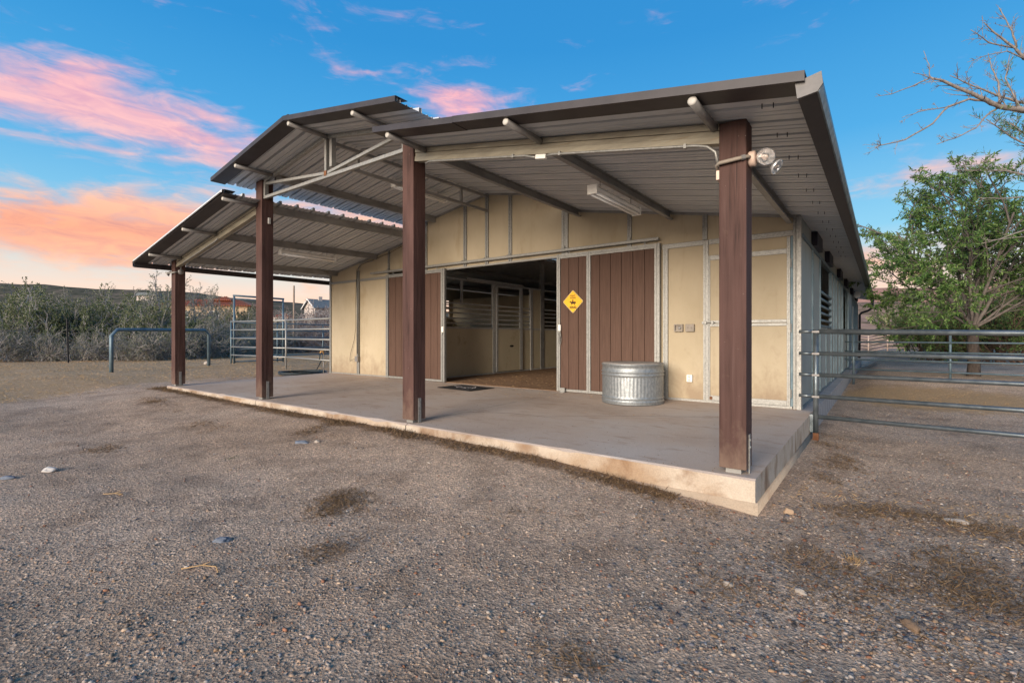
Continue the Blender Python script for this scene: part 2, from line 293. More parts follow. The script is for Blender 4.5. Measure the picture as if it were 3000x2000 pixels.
# ------------------------------------------------------------------ mesh helpers
class MB:
    def __init__(s): s.v = []; s.f = []
    def add(s, vs, fs):
        o = len(s.v); s.v += [tuple(p) for p in vs]; s.f += [tuple(i+o for i in q) for q in fs]; return s
    def box(s, x0, x1, y0, y1, z0, z1):
        return s.add([(x0, y0, z0), (x1, y0, z0), (x1, y1, z0), (x0, y1, z0), (x0, y0, z1), (x1, y0, z1), (x1, y1, z1), (x0, y1, z1)],
                     [(3, 2, 1, 0), (4, 5, 6, 7), (0, 1, 5, 4), (1, 2, 6, 5), (2, 3, 7, 6), (3, 0, 4, 7)])
    def prism(s, poly, axis, a0, a1):
        """extrude a closed polygon (2-D) along an axis; polygon coordinates are the other two axes in XYZ order"""
        def P(p, a):
            return {'X': (a, p[0], p[1]), 'Y': (p[0], a, p[1]), 'Z': (p[0], p[1], a)}[axis]
        n = len(poly)
        return s.add([P(p, a0) for p in poly]+[P(p, a1) for p in poly],
                     [tuple(range(n))[::-1], tuple(range(n, 2*n))]+[(i, (i+1) % n, n+(i+1) % n, n+i) for i in range(n)])
    def beam(s, p, q, wd, ht, up=(0, 0, 1)):
        p, q = Vector(p), Vector(q); d = (q-p).normalized(); u = Vector(up); sd = d.cross(u).normalized(); u = sd.cross(d)
        vs = []
        for e in (p, q):
            for a, c in ((-1, -1), (1, -1), (1, 1), (-1, 1)): vs.append(e+sd*(a*wd/2)+u*(c*ht/2))
        return s.add(vs, [(0, 1, 2, 3)[::-1], (4, 5, 6, 7), (0, 1, 5, 4), (1, 2, 6, 5), (2, 3, 7, 6), (3, 0, 4, 7)])
    def tube(s, pts, r, n=8, cap=True):
        pts = [Vector(p) for p in pts]; m = len(pts)
        rs = r if isinstance(r, (list, tuple)) else [r]*m
        o = len(s.v); ref = None
        for i, p in enumerate(pts):
            d = (pts[min(i+1, m-1)]-pts[max(i-1, 0)])
            if d.length < 1e-9: d = Vector((0, 0, 1))
            d.normalize()
            if ref is None: ref = d.orthogonal().normalized()
            else:
                ref = ref-d*ref.dot(d)
                ref = ref.normalized() if ref.length > 1e-6 else d.orthogonal().normalized()
            b2 = d.cross(ref)
            for k in range(n):
                a = 2*math.pi*k/n; s.v.append(tuple(p+(ref*math.cos(a)+b2*math.sin(a))*rs[i]))
        for i in range(m-1):
            for k in range(n):
                k2 = (k+1) % n; s.f.append((o+i*n+k, o+i*n+k2, o+(i+1)*n+k2, o+(i+1)*n+k))
        if cap: s.f.append(tuple(o+k for k in range(n))[::-1]); s.f.append(tuple(o+(m-1)*n+k for k in range(n)))
        return s
    def lathe(s, prof, c, axis=(0, 0, 1), n=24, sx=1.0):
        ax = Vector(axis).normalized(); u = ax.orthogonal().normalized(); w_ = ax.cross(u); c = Vector(c); o = len(s.v); m = len(prof)
        for r, h in prof:
            for k in range(n):
                a = 2*math.pi*k/n; s.v.append(tuple(c+ax*h+(u*math.cos(a)*sx+w_*math.sin(a))*r))
        for i in range(m-1):
            for k in range(n):
                k2 = (k+1) % n; s.f.append((o+i*n+k, o+i*n+k2, o+(i+1)*n+k2, o+(i+1)*n+k))
        return s
    def mesh(s, name, smooth=False):
        me = bpy.data.meshes.new(name); me.from_pydata(s.v, [], s.f)
        if smooth: me.shade_smooth()
        return me
    def build(s, name, mat, parent=None, smooth=False, bevel=0, loc=None):
        return mk(name, s.mesh(name, smooth), mat, parent, bevel, loc)
def mk(name, me, mat=None, parent=None, bevel=0, loc=None):
    if mat and not me.materials: me.materials.append(MATS[mat])
    o = bpy.data.objects.new(name, me); COL.objects.link(o)
    if parent: o.parent = parent
    if loc is not None: o.location = loc
    if bevel:
        bv = o.modifiers.new('bevel', 'BEVEL'); bv.width = bevel; bv.segments = 2; bv.limit_method = 'ANGLE'
    return o
def tag(o, label, cat=None, group=None, kind=None):
    if label: o['label'] = label
    if cat: o['category'] = cat
    if group: o['group'] = group
    if kind: o['kind'] = kind
    return o
def empty(name, loc=(0, 0, 0), parent=None):
    o = bpy.data.objects.new(name, None); COL.objects.link(o); o.location = loc
    if parent: o.parent = parent
    o.empty_display_size = .2; return o
def B(x0, x1, y0, y1, z0, z1): return MB().box(x0, x1, y0, y1, z0, z1)
def at(u, dep, z=None):
    """a point seen at photograph column u, dep metres ahead"""
    p = CAM+FW*dep+RT*(dep*(u-1500)/FPX); p.z = gz(p.x, p.y) if z is None else z; return p
def zpx(v, dep): return CAM.z+(984.45-v)/FPX*dep

# ------------------------------------------------------------------ ground
def smooth01(a, b, x):
    t_ = min(1, max(0, (x-a)/(b-a))); return t_*t_*(3-2*t_)
def gz(x, y):
    fx = np.interp(x, [-30, -.2, 3.66, 7.3, 9.2, 10.1, 11.14, 14, 40], [-.10, -.055, -.09, -.085, -.10, -.17, -.262, -.29, -.3])
    f2 = np.interp(x, [-30, 0, 12, 40], [-.10, -.14, -.22, -.26])
    k = smooth01(-.1, -2.2, y); z = fx*(1-k)+f2*k
    if x > 11.14:
        zr = np.interp(y, [-2, 0, 3.7, 8, 12.5, 20, 60], [-.24, -.265, -.33, -.30, .02, .03, .0]); k = smooth01(11.14, 11.8, x)
        z = z*(1-k)+zr*k if y > -2 else z
    elif y > 0 and x < -.3:
        z = z*(1-.0)+.0
    d = math.hypot(x-CAM.x, y-CAM.y)
    nz = mnoise.noise((x*.5, y*.5, 3))*.025+mnoise.noise((x*1.7, y*1.7, 9))*.012+mnoise.noise((x*4.5, y*4.5, 1))*.011+abs(mnoise.noise((x*8.5, y*8.5, 6)))*.008
    near = min(1, max(0, (-.05-y)/.5)) if -.3 < x < 11.3 and y > -.6 else 1
    z += nz*(.35+.65*near)
    if d > 60: z += (d-60)*.004*(1+mnoise.noise((x*.01, y*.01, 0)))
    return float(z)
def axis_pts(c, near, far, step):
    v = [0.0]
    while v[-1] < far: v.append(v[-1]+max(step, v[-1]*.055 if v[-1] > near else step))
    return v
px = axis_pts(0, 8, 2200, .10)
xs = sorted(set([round(9-a, 4) for a in px]+[round(9+a, 4) for a in px])); ys = sorted(set([round(0-a, 4) for a in px]+[round(0+a, 4) for a in px]))
nx, ny = len(xs), len(ys)
vs = [(x, y, gz(x, y)) for y in ys for x in xs]
fs = [(j*nx+i, j*nx+i+1, (j+1)*nx+i+1, (j+1)*nx+i) for j in range(ny-1) for i in range(nx-1)]
me = bpy.data.meshes.new('ground'); me.from_pydata(vs, [], fs); me.shade_smooth()
def bump2(x, y, cx, cy, rx, ry): return math.exp(-((x-cx)/rx)**2-((y-cy)/ry)**2)
def straw_at(x, y):
    s = 0
    s = max(s, .50*smooth01(.15, 2.2, -(x+.2)-.5*min(y, 0)))               # cover left of the barn
    if x > 11.1: s = max(s, .75*bump2(x, y, 12.6, 9.2, 2.4, 1.9), .5*bump2(x, y, 14, 13.5, 4, 2), .40*bump2(x, y, 13.2, 1.0, 2.2, .9))
    return s
def litter_at(x, y):
    s = .56*smooth01(-.62, -.10, y)*(1 if -.4 < x < 10.6 and y < .3 else 0)
    for cx, cy, rx, ry, a in ((8.67, -1.79, .45, .40, .44), (9.30, -2.36, .20, .26, .48), (10.91, -2.29, .18, .16, .44), (4.6, -1.2, .9, .45, .36), (2.2, -.9, 1.2, .4, .40), (6.6, -.75, 1.4, .35, .34), (12.3, .55, 1.6, .55, .44), (11.9, -.6, 1.8, 1.2, .36), (12.4, -1.6, 1.2, .7, .33), (10.2, -.9, .9, .6, .30), (7.4, -2.6, .5, .3, .26), (5.2, -2.4, .6, .35, .28),
                              (11.45, 2.3, .35, 1.5, .42)):
        s = max(s, a*bump2(x, y, cx, cy, rx, ry))
    return s
for nm, fn in (('straw', straw_at), ('litter', litter_at), ('far', lambda x, y: .9*smooth01(26, 60, math.hypot(x-CAM.x, y-CAM.y)))):
    at2 = me.attributes.new(nm, 'FLOAT', 'POINT'); at2.data.foreach_set('value', np.array([fn(p[0], p[1]) for p in vs], dtype=np.float32))
ground = mk('ground', me, 'ground_gravel'); tag(ground, 'sandy gravel yard with patches of dry straw', kind='structure')

# ------------------------------------------------------------------ concrete slab
ZB = .049; YW = 3.68
def sz(y): return ZB*min(1, max(0, y/YW))
slab = empty('concrete_slab', (5.5, 0, 0)); slab.location = (0, 0, 0); tag(slab, 'concrete porch slab in front of the barn', kind='structure')
def slab_panel(x0, x1, left=False, right=False):
    mb = MB(); n = max(2, int((x1-x0)/.07)); rows = []
    for i in range(n+1):
        x = x0+(x1-x0)*i/n; j = lambda s: mnoise.noise((x*6, s, 2))*.006+mnoise.noise((x*17, s, 5))*.004
        chip = max(0, mnoise.noise((x*2.3, 7.7, 1))-.30)*.10
        rows.append([(x, YW-.02, ZB), (x, 1.2, sz(1.2)), (x, -.030+j(1)+chip, 0), (x, -.050+j(2), -.012-chip*.6), (x, -.053+j(3), -.10), (x, -.050+j(4), -.19)])
    k = len(rows[0])
    for r in rows: mb.v += r
    for i in range(n):
        for q in range(k-1): mb.f.append((i*k+q, i*k+q+1, (i+1)*k+q+1, (i+1)*k+q))
    bt = len(mb.v); mb.v += [(x0, YW-.02, -.4), (x0, -.04, -.4), (x1, YW-.02, -.4), (x1, -.04, -.4)]
    mb.f.append(tuple([0, bt, bt+1]+list(range(k-1, 0, -1)))); mb.f.append(tuple([n*k+i for i in range(k)]+[bt+3, bt+2]))
    o = mb.build('slab_panel', 'slab_concrete', slab); o.data.materials.append(MATS['slab_face'])
    for p in o.data.polygons:
        if abs(p.normal.z) < .7: p.material_index = 1
    return o
joints = [-.19, 3.655, 7.335, 11.14]
for i in range(3): slab_panel(joints[i]+(.007 if i else 0), joints[i+1]-(.007 if i < 2 else 0))
mb = MB()   # footing below the slab face
n = 150
for i in range(n+1):
    x = -.17+11.33*i/n; zt = -.172+.012*mnoise.noise((x*2.2, 1, 4))+.006*mnoise.noise((x*9, 1, 4)); yo = .008*mnoise.noise((x*4, 3, 4))
    mb.v += [(x, -.045, zt+.004), (x, -.066+yo, zt-.006), (x, -.072+yo, -.5)]
for i in range(n):
    for q in range(2): mb.f.append((i*3+q, i*3+q+1, (i+1)*3+q+1, (i+1)*3+q))
mb.box(11.13, 11.158, -.068, 3.7, -.5, -.185)
mb.build('footing', 'footing_concrete', slab, True)
mb = MB()   # hairline crack across the slab: a thin sunken strip
cp = [(7.35, 1.02), (7.9, 1.25), (8.45, 1.28), (8.8, 1.6), (9.44, 2.04), (10.23, 2.45), (10.9, 2.6)]
cpts = []
for i in range(len(cp)-1):
    for k in range(8):
        f_ = k/8; x = cp[i][0]*(1-f_)+cp[i+1][0]*f_; y = cp[i][1]*(1-f_)+cp[i+1][1]*f_; cpts.append((x, y+.02*mnoise.noise((x*3, 2, 2))))
o_ = len(mb.v)
for x, y in cpts: mb.v += [(x, y-.005, sz(y)+.0035), (x, y+.005, sz(y)+.0035)]
for i in range(len(cpts)-1): mb.f.append((2*i, 2*i+2, 2*i+3, 2*i+1))
mb.build('slab_crack', 'black_metal', slab)
surf('crack_dark', (.10, .07, .05), (.14, .10, .075), 20); bpy.data.objects['slab_crack'].data.materials[0] = MATS['crack_dark']
# dark base strip in the two control joints
for xj in joints[1:3]: B(xj-.0065, xj+.0065, -.03, YW-.05, -.05, -.012).build('joint_filler', 'crack_dark', slab)

# barn floor and foundation ledge
fl = MB(); fl.box(-.1, 11.0, YW-.018, 21.9, -.3, ZB+.008)
tag(fl.build('barn_floor', 'barn_dirt'), 'brown dirt and straw floor inside the barn', kind='structure')
found = empty('foundation_wall'); tag(found, 'grey block foundation along the side of the barn', kind='structure')
B(11.003, 11.145, YW-.016, 21.95, -.02, ZB).build('ledge', 'block_wall', found)
bm_ = B(0, .135, 0, .395, 0, .192).mesh('block')
for c_ in range(2):
    y = YW+.03-(.2 if c_ else 0)
    while y < 21.5:
        if y+.395 > YW+.03:
            o = mk('block', bm_, 'block_wall', found, 0, (11.004, max(y, YW), -.222-c_*.2)); 
        y += .402

# ------------------------------------------------------------------ roof planes
def zR(x): return 2.70+.1735*(10.87-x)
def zL0(x): return 2.70+.1735*(x-.102)
def loff(y): return -.06+.08*min(1, (y+.56)/4.24)
def zL(x, y): return zL0(x)+loff(y)
def zC(x): return 3.93-.1735*abs(x-5.5)
def ztop(x, y=YW):
    if x < 3.70: return zL(x, y)
    if x > 7.30: return zR(x)
    return zC(x)
barn = empty('horse_barn', (5.5, 3.68, 0)); barn.location = (0, 0, 0)
tag(barn, 'tan panelled horse barn with open porch, brown timber posts and metal roof', 'barn')
roof = B(5.42, 5.58, -.55, 21.9, zC(5.5)+.050, zC(5.5)+.056).build('roof', 'trim_brown', barn)
PITCH = .3048
prof = []
for k in range(3):
    y = k*PITCH
    prof += [(y, 0), (y+.020, 0), (y+.026, .050), (y+.062, .050), (y+.068, 0), (y+.142, 0), (y+.147, .012), (y+.159, .012), (y+.164, 0), (y+.215, 0), (y+.220, .012), (y+.232, .012), (y+.237, 0)]
prof.append((3*PITCH+.012, 0))
def sheet_mesh(xa, za, xb, zb_):
    mb = MB(); segs = 4
    for (y, h) in prof:
        for i in range(segs+1):
            f_ = i/segs; mb.v.append((xa+(xb-xa)*f_, y, za+(zb_-za)*f_+h))
    for j in range(len(prof)-1):
        for i in range(segs):
            a = j*(segs+1)+i; mb.f.append((a, a+1, a+segs+2, a+segs+1))
    return mb.mesh('roof_sheet')
SW = 3*PITCH
planes = [('R', sheet_mesh(7.40, zR(7.40), 11.50, zR(11.50))), ('CR', sheet_mesh(5.47, zC(5.5)-.000, 7.76, zC(7.76))),
          ('CL', sheet_mesh(3.27, zC(3.27), 5.53, zC(5.5))), ('L', sheet_mesh(-.41, zL0(-.41), 3.72, zL0(3.72)))]
tilt = math.atan(.08/4.24)
for nm, me in planes:
    y = -.555; k = 0
    while y < 21.6:
        o = mk('roof_sheet', me, 'roof_underside', roof, 0, (0, y, (k % 2)*.0012))
        if nm == 'L':
            o.location.z += loff(y)
            if y < 3.6: o.rotation_euler.x = tilt
        y += SW; k += 1
# rake trims along the front edge
def rake(xa, za, xb, zb_, name='rake_trim'):
    mb = MB(); yf = -.575
    def sec(x, z): return [(x, yf, z-.012), (x, yf, z+.050), (x, yf+.014, z+.056), (x, -.40, z+.056), (x, -.40, z+.050), (x, yf+.010, z+.046), (x, yf+.010, z-.006), (x, -.355, z-.006), (x, -.355, z-.012)]
    a, b_ = sec(xa, za), sec(xb, zb_); n = len(a); mb.v = a+b_
    mb.f = [(i, (i+1) % n, n+(i+1) % n, n+i) for i in range(n)]+[tuple(range(n))[::-1], tuple(range(n, 2*n))]
    return mb.build(name, 'trim_brown', roof)
rake(7.39, zR(7.39)-.006, 8.60, zR(8.60)-.006); rake(8.602, zR(8.602)-.002, 11.508, zR(11.508)-.002)
rake(5.5, zC(5.5)-.004, 7.768, zC(7.768)-.004); rake(3.262, zC(3.262)-.004, 5.498, zC(5.498)-.004)
rake(-.42, zL(-.42, -.5)-.004, 3.728, zL(3.728, -.5)-.004)
# gutters and downspout
gp = [(11.472, 2.588), (11.478, 2.496), (11.556, 2.516), (11.570, 2.545), (11.566, 2.606), (11.574, 2.612), (11.580, 2.603), (11.584, 2.545), (11.566, 2.506), (11.470, 2.484), (11.462, 2.588)]
MB().prism(gp, 'Y', -.53, 21.95).build('gutter', 'trim_brown', roof)
MB().prism([(11.5845, 2.604), (11.5785, 2.6135), (11.588, 2.615), (11.592, 2.604), (11.596, 2.545), (11.578, 2.505), (11.568, 2.505), (11.5865, 2.545)], 'Y', -.531, 21.95).build('gutter_lip', 'galvanized_pipe', roof)
MB().prism([(11.455, 2.588), (11.466, 2.488), (11.572, 2.503), (11.600, 2.545), (11.592, 2.618)], 'Y', -.548, -.5305).build('gutter_end_cap', 'cap_grey', roof)
zl = zL(-.41, 1.5)
MB().prism([(x_ if False else -(x_-11.472)-.40, z_-2.588+zl-.03) for x_, z_ in gp][::-1], 'Y', -.56, 21.9).build('gutter', 'trim_brown', roof)
MB().tube([(11.53, 21.85, 2.5), (11.53, 21.87, 2.35), (11.50, 21.9, 2.22), (11.36, 21.92, 2.12), (11.15, 21.93, 2.05), (11.08, 21.94, 1.95), (11.07, 21.94, .1)], .045, 10).build('downspout', 'black_metal', roof, True)
# fasteners poking through at the eave
for y in np.arange(-.25, 8, .61):
    for dx in (0, .07):
        x = 11.22+dx; B(x-.003, x+.003, y-.003, y+.003, zR(x)-.035, zR(x)).build('roof_screw', 'black_metal', roof)

# porch posts
PXS = [0, 3.6576, 7.3152, 10.9728]; HW = .097
for i, x in enumerate(PXS):
    top = [zL(-.097, 0)+.01, 3.605, 3.60, zR(11.07)+.01][i]
    p = B(-HW, HW, 0, 2*HW, .042, top).build('porch_post', 'post_wood', barn, False, .005, (x, 0, 0))
    o = B(HW+.001, HW+.007, .075, .120, .004, .30).build('anchor_strap', 'galvanized', p)
    for zz in (.20, .255): MB().lathe([(.001, .006), (.012, .005), (.012, 0)], (HW+.007, .0975, zz), (1, 0, 0), 8).build('bolt', 'galvanized', o)
    B(-.055, .055, .03, .16, .003, .041).build('standoff_base', 'purlin_metal', p)
# rafters between the posts
def rafter(xa, za, xb, zb_, y0, y1, h):
    mb = MB()
    for (d0, d1, yy) in ((0, h*.33, .004), (h*.33, h*.37, .022), (h*.37, h*.62, .010), (h*.62, h*.65, .024), (h*.65, h, 0)):
        mb.prism([(xa, za-d1), (xb, zb_-d1), (xb, zb_-d0), (xa, za-d0)], 'Y', y0+yy, y1)
    return mb.build('rafter_beam', 'beam_metal', barn)
rafter(7.415, zR(7.415)-.012, 10.873, zR(10.873)-.012, .02, .10, .155)
rafter(.10, zL(.10, 0)-.012, 3.558, zL(3.558, 0)-.012, .02, .10, .155)
# centre truss
tr = MB().beam((3.757, .06, zC(3.757)-.035), (5.5, .06, zC(5.5)-.035), .05, .05).beam((5.5, .061, zC(5.5)-.035), (7.216, .061, zC(7.216)-.035), .05, .05).build('truss', 'galvanized', barn)
MB().beam((3.757, .055, 3.322), (7.216, .055, 3.322), .045, .045).build('bottom_chord', 'galvanized', tr)
MB().beam((3.757, .058, 3.55), (5.52, .058, 3.372), .04, .04).build('web', 'galvanized', tr)
MB().beam((5.56, .058, 3.372), (7.216, .058, 3.545), .04, .04).build('web', 'galvanized', tr)
B(5.505, 5.552, .03, .085, 3.35, 3.87).build('king_post', 'galvanized', tr); B(5.60, 5.655, .05, .12, 3.45, 3.87).build('king_post', 'purlin_metal', tr)
B(3.757, 3.80, .03, .09, 3.30, 3.57).build('gusset_plate', 'galvanized', tr); B(7.17, 7.216, .03, .09, 3.30, 3.57).build('gusset_plate', 'galvanized', tr)
B(5.500, 5.56, .025, .029, 3.33, 3.40).build('rust_patch', 'rust', tr)
# ridge truss running back to the wall
rt_ = MB().beam((5.5, .1, 3.84), (5.5, YW, 3.86), .045, .045).build('ridge_truss', 'purlin_metal', barn)
MB().beam((5.5, .1, 3.55), (5.5, YW, 3.57), .045, .045).build('bottom_chord', 'purlin_metal', rt_)
for y in (.6, 1.75, 2.9): B(5.48, 5.52, y-.02, y+.02, 3.56, 3.85).build('strut', 'purlin_metal', rt_)
# purlins (C channels) and their pipe stubs under the front overhang
def purlin(x, zf0, zf1, y0=.10, y1=YW-.02, h=.125, lip=1):
    def sec(z): return [(x-.004, z), (x-.004, z-h), (x+.055*lip, z-h), (x+.055*lip, z-h+.016), (x+.050*lip, z-h+.016), (x+.050*lip, z-h+.005), (x+.001, z-h+.005), (x+.001, z-.005), (x+.055*lip, z-.005), (x+.055*lip, z)]
    a, b_ = sec(zf0-.002), sec(zf1-.002); n = len(a); mb = MB(); mb.v = [(p[0], y0, p[1]) for p in a]+[(p[0], y1, p[1]) for p in b_]
    mb.f = [(i, (i+1) % n, n+(i+1) % n, n+i) for i in range(n)]+[tuple(range(n))[::-1], tuple(range(n, 2*n))]
    return mb.build('purlin', 'purlin_metal', barn)
def stub(x, z):
    o = MB().tube([(x, -.535, z), (x, .02, z)], .032, 12).build('purlin_stub', 'stub_pipe', barn, True)
    MB().lathe([(.001, -.008), (.02, -.006), (.032, 0), (.032, .002)], (x, -.537, z), (0, 1, 0), 12).build('end_cap', 'pale_cap', o, True)
for x in (7.60, 9.22, 10.84): purlin(x, zR(x), zR(x)); stub(x-.005, zR(x)-.044)
for x in (.36, 2.0, 3.58): purlin(x, zL(x, .1), zL(x, YW), lip=-1); stub(x+.02, zL(x, -.3)-.044)
for x, lp in ((4.03, -1), (6.97, 1)): purlin(x, zC(x), zC(x), lip=lp); stub(x, zC(x)-.044)
stub(5.56, zC(5.5)-.055)

# ------------------------------------------------------------------ front wall
def W(mbx, x0, x1, z0, z1, y0, y1): return mbx.box(x0, x1, y0, y1, z0, z1)
fwall = B(.0, 2.40, YW-.014, YW+.04, ZB+.002, ZB+.040).build('front_wall', 'galvanized', barn, False, .004)
for x0, x1, z0, z1, nm in ((9.19, 10.90, ZB+.002, ZB+.040, 'sill_rail'), (.06, 1.155, 2.428, 2.487, 'rail'), (1.30, 2.415, 2.426, 2.486, 'rail'), (9.09, 9.725, 2.412, 2.487, 'rail'), (9.802, 10.905, 2.412, 2.487, 'rail'), (4.36, 7.20, 2.466, 2.503, 'door_header')):
    B(x0, x1, YW-.022, YW+.045, z0, z1).build(nm, 'galvanized', fwall, False, .004)
def panel(x0, x1, z0, z1=None, mat='tan_panel', par=None, y0=YW, th=.03):
    if z1 is None: poly = [(x0, z0), (x1, z0), (x1, ztop(x1-.001)-.004), (x0, ztop(x0+.001)-.004)]
    else: poly = [(x0, z0), (x1, z0), (x1, z1), (x0, z1)]
    return MB().prism(poly, 'Y', y0, y0+th).build('wall_panel', mat, par or fwall)
def stud(x0, x1, z0, z1, y0=YW-.028, par=None, name='stud', mat='galvanized'):
    mb = MB(); wd = (x1-x0)
    mb.box(x0, x0+wd*.36, y0, YW+.02, z0, z1).box(x0+wd*.36, x1-wd*.36, y0+.010, YW+.018, z0+.001, z1-.001).box(x1-wd*.36, x1, y0, YW+.02, z0, z1)
    return mb.build(name, mat, par or fwall)
# lower panels
panel(.065, 1.155, ZB+.04, 2.428); panel(1.30, 2.415, ZB+.04, 2.428); panel(2.45, 3.64, ZB+.02, 2.55); panel(7.32, 9.11, ZB+.02, 2.49)
panel(9.19, 9.725, ZB+.04, 2.412); panel(9.80, 10.90, 2.248, 2.412)
# upper panels between studs
ups = [.0, 1.20, 2.44, 3.70]
for a, b_ in zip(ups[:-1], ups[1:]): panel(a+.03 if a == 0 else a, b_-(.012 if b_ == 3.70 else 0), 2.487)
ups = [3.72, 4.90, 5.49, 6.08, 7.29]
for a, b_ in zip(ups[:-1], ups[1:]):
    panel(a, b_, 2.504)
ups = [7.33, 8.55, 9.75, 10.93]
for a, b_ in zip(ups[:-1], ups[1:]): panel(a, b_, 2.489)
for x0, x1, z0 in ((2.411, 2.47, 2.487), (3.655, 3.757, 2.505), (4.857, 4.942, 2.505), (5.452, 5.531, 2.505), (6.042, 6.121, 2.505), (7.252, 7.382, 2.490), (8.512, 8.583, 2.490), (9.714, 9.782, 2.489)):
    xm = (x0+x1)/2; stud(x0, x1, z0, ztop(xm)-.02 if x0 < 7.2 or x0 > 7.3 else zR(xm)-.02)
stud(1.20, 1.290, ZB+.04, 2.70); stud(9.113, 9.187, ZB+.006, 2.412); stud(9.727, 9.800, ZB+.041, 2.4115+.07)
B(0.0, .062, YW-.03, YW+.05, ZB+.002, ztop(.03)-.01).build('corner_post', 'galvanized', fwall)
mb = MB(); mb.box(10.907, 10.932, YW-.020, YW+.05, ZB, 2.78).box(10.932, 10.949, YW-.012, YW+.05, ZB, 2.779).box(10.949, 11.006, YW-.034, YW+.05, ZB, zR(11.0)-.01)
mb.build('corner_post', 'galvanized', fwall, False, .004)
# roof-line angle trim on the wall
for xa, xb in ((.05, 3.68), (3.76, 5.49), (5.50, 7.24), (7.36, 10.95)):
    MB().prism([(xa, ztop(xa+.001)-.040), (xb, ztop(xb-.001)-.040), (xb, ztop(xb-.001)-.004), (xa, ztop(xa+.001)-.004)], 'Y', YW-.030, YW-.002).build('top_trim', 'purlin_metal', fwall)

# sliding doors and their track
trk = B(1.85, 9.07, YW-.115, YW-.060, 2.552, 2.600).build('door_track', 'galvanized', barn, False, .005)
for x in (2.44, 3.70, 4.90, 5.49, 6.08, 7.31, 8.55):
    o = B(x-.02, x+.02, YW-.120, YW-.029, 2.60, 2.612).build('track_bracket', 'galvanized', trk); B(x-.02, x+.02, YW-.056, YW-.0285, 2.545, 2.66).build('track_bracket', 'galvanized', trk)
def slide_door(xa, xb, stiles, grooves, zt, flip):
    y0, y1 = YW-.085, YW-.040
    d = B(xa+.01, xb-.01, y1-.012, y1, ZB+.04, zt-.03).build('sliding_door', 'brown_board', barn)
    for (s0, s1) in stiles:
        wd = s1-s0; mb = MB()
        if wd > .08: mb.box(s0, s0+wd*.42, y0-.006, y1+.004, ZB+.012, zt).box(s0+wd*.42, s0+wd*.58, y0+.006, y1+.003, ZB+.013, zt-.001).box(s0+wd*.58, s1, y0-.012, y1+.004, ZB+.011, zt+.001)
        else: mb.box(s0, s0+wd*.45, y0-.002, y1+.004, ZB+.012, zt).box(s0+wd*.45, s0+wd*.55, y0+.008, y1+.003, ZB+.013, zt-.001).box(s0+wd*.55, s1, y0-.002, y1+.004, ZB+.012, zt)
        mb.build('stile', 'galvanized', d)
    ends = sorted([s for st in stiles for s in st])
    for a, b_ in zip(ends[1:-1:2], ends[2::2]):
        mb = MB(); mb.box(a+.0005, b_-.0005, y0, y1+.002, zt-.075, zt-.038).box(a+.0005, b_-.0005, y0-.004, y1+.002, zt-.036, zt-.002); mb.build('top_rail', 'galvanized', d)
        B(a+.0005, b_-.0005, y0, y1+.002, ZB+.013, ZB+.055).build('bottom_rail', 'galvanized', d)
        g = [a]+[q for q in grooves if a+.02 < q < b_-.02]+[b_]
        for p, q in zip(g[:-1], g[1:]):
            B(p+.004, q-.004, y0+.014, y1-.0125, ZB+.057, zt-.077).build('board', 'brown_board', d, False, .003)
    for x in (xa+.25, xb-.25):
        B(x-.012, x+.012, y0+.012, y0+.018, zt-.03, 2.56).build('hanger', 'purlin_metal', d)
    return d
dL = slide_door(2.417, 4.373, [(2.417, 2.509), (3.66, 3.713), (4.258, 4.373)], [2.743, 2.95, 3.15, 3.35, 3.53, 3.932, 4.132], 2.500, False)
dR = slide_door(7.186, 9.082, [(7.186, 7.255), (7.789, 7.864), (8.997, 9.082)], [7.428, 7.623, 8.034, 8.233, 8.429, 8.628, 8.829], 2.508, True)
B(4.30, 4.355, 3.565, 3.586, 1.13, 1.25).build('latch', 'white_paint', dL, False, .004); MB().tube([(4.327, 3.56, 1.13), (4.327, 3.555, 1.085)], .012, 8).build('latch_pin', 'galvanized', dL)
B(7.235, 7.285, 3.560, 3.588, 1.14, 1.25).build('latch', 'white_paint', dR, False, .004); MB().tube([(7.26, 3.575, 1.25), (7.26, 3.575, 1.29)], .008, 8).build('latch_pin', 'galvanized', dR)
ch = MB()   # chain bunched below the latch
for i in range(44):
    a = Vector((7.255+random.uniform(-.018, .03), 3.565+random.uniform(-.012, .006), 1.13-random.random()**1.3*.22)); e = Vector((random.uniform(-1, 1), random.uniform(-.3, .3), random.uniform(-1, 1))).normalized()*.016
    ch.tube([a-e, a, a+e], .005, 5)
ch.tube([(7.285, 3.57, 1.1), (7.30, 3.565, .98), (7.29, 3.57, .93), (7.275, 3.57, .88)], .004, 5)
ch.build('latch_chain', 'galvanized', dR)
gd = MB().box(7.29, 7.38, 3.545, 3.56, ZB, .13).box(7.29, 7.38, 3.50, 3.56, ZB-.003, ZB+.006).build('door_guide', 'galvanized', barn)

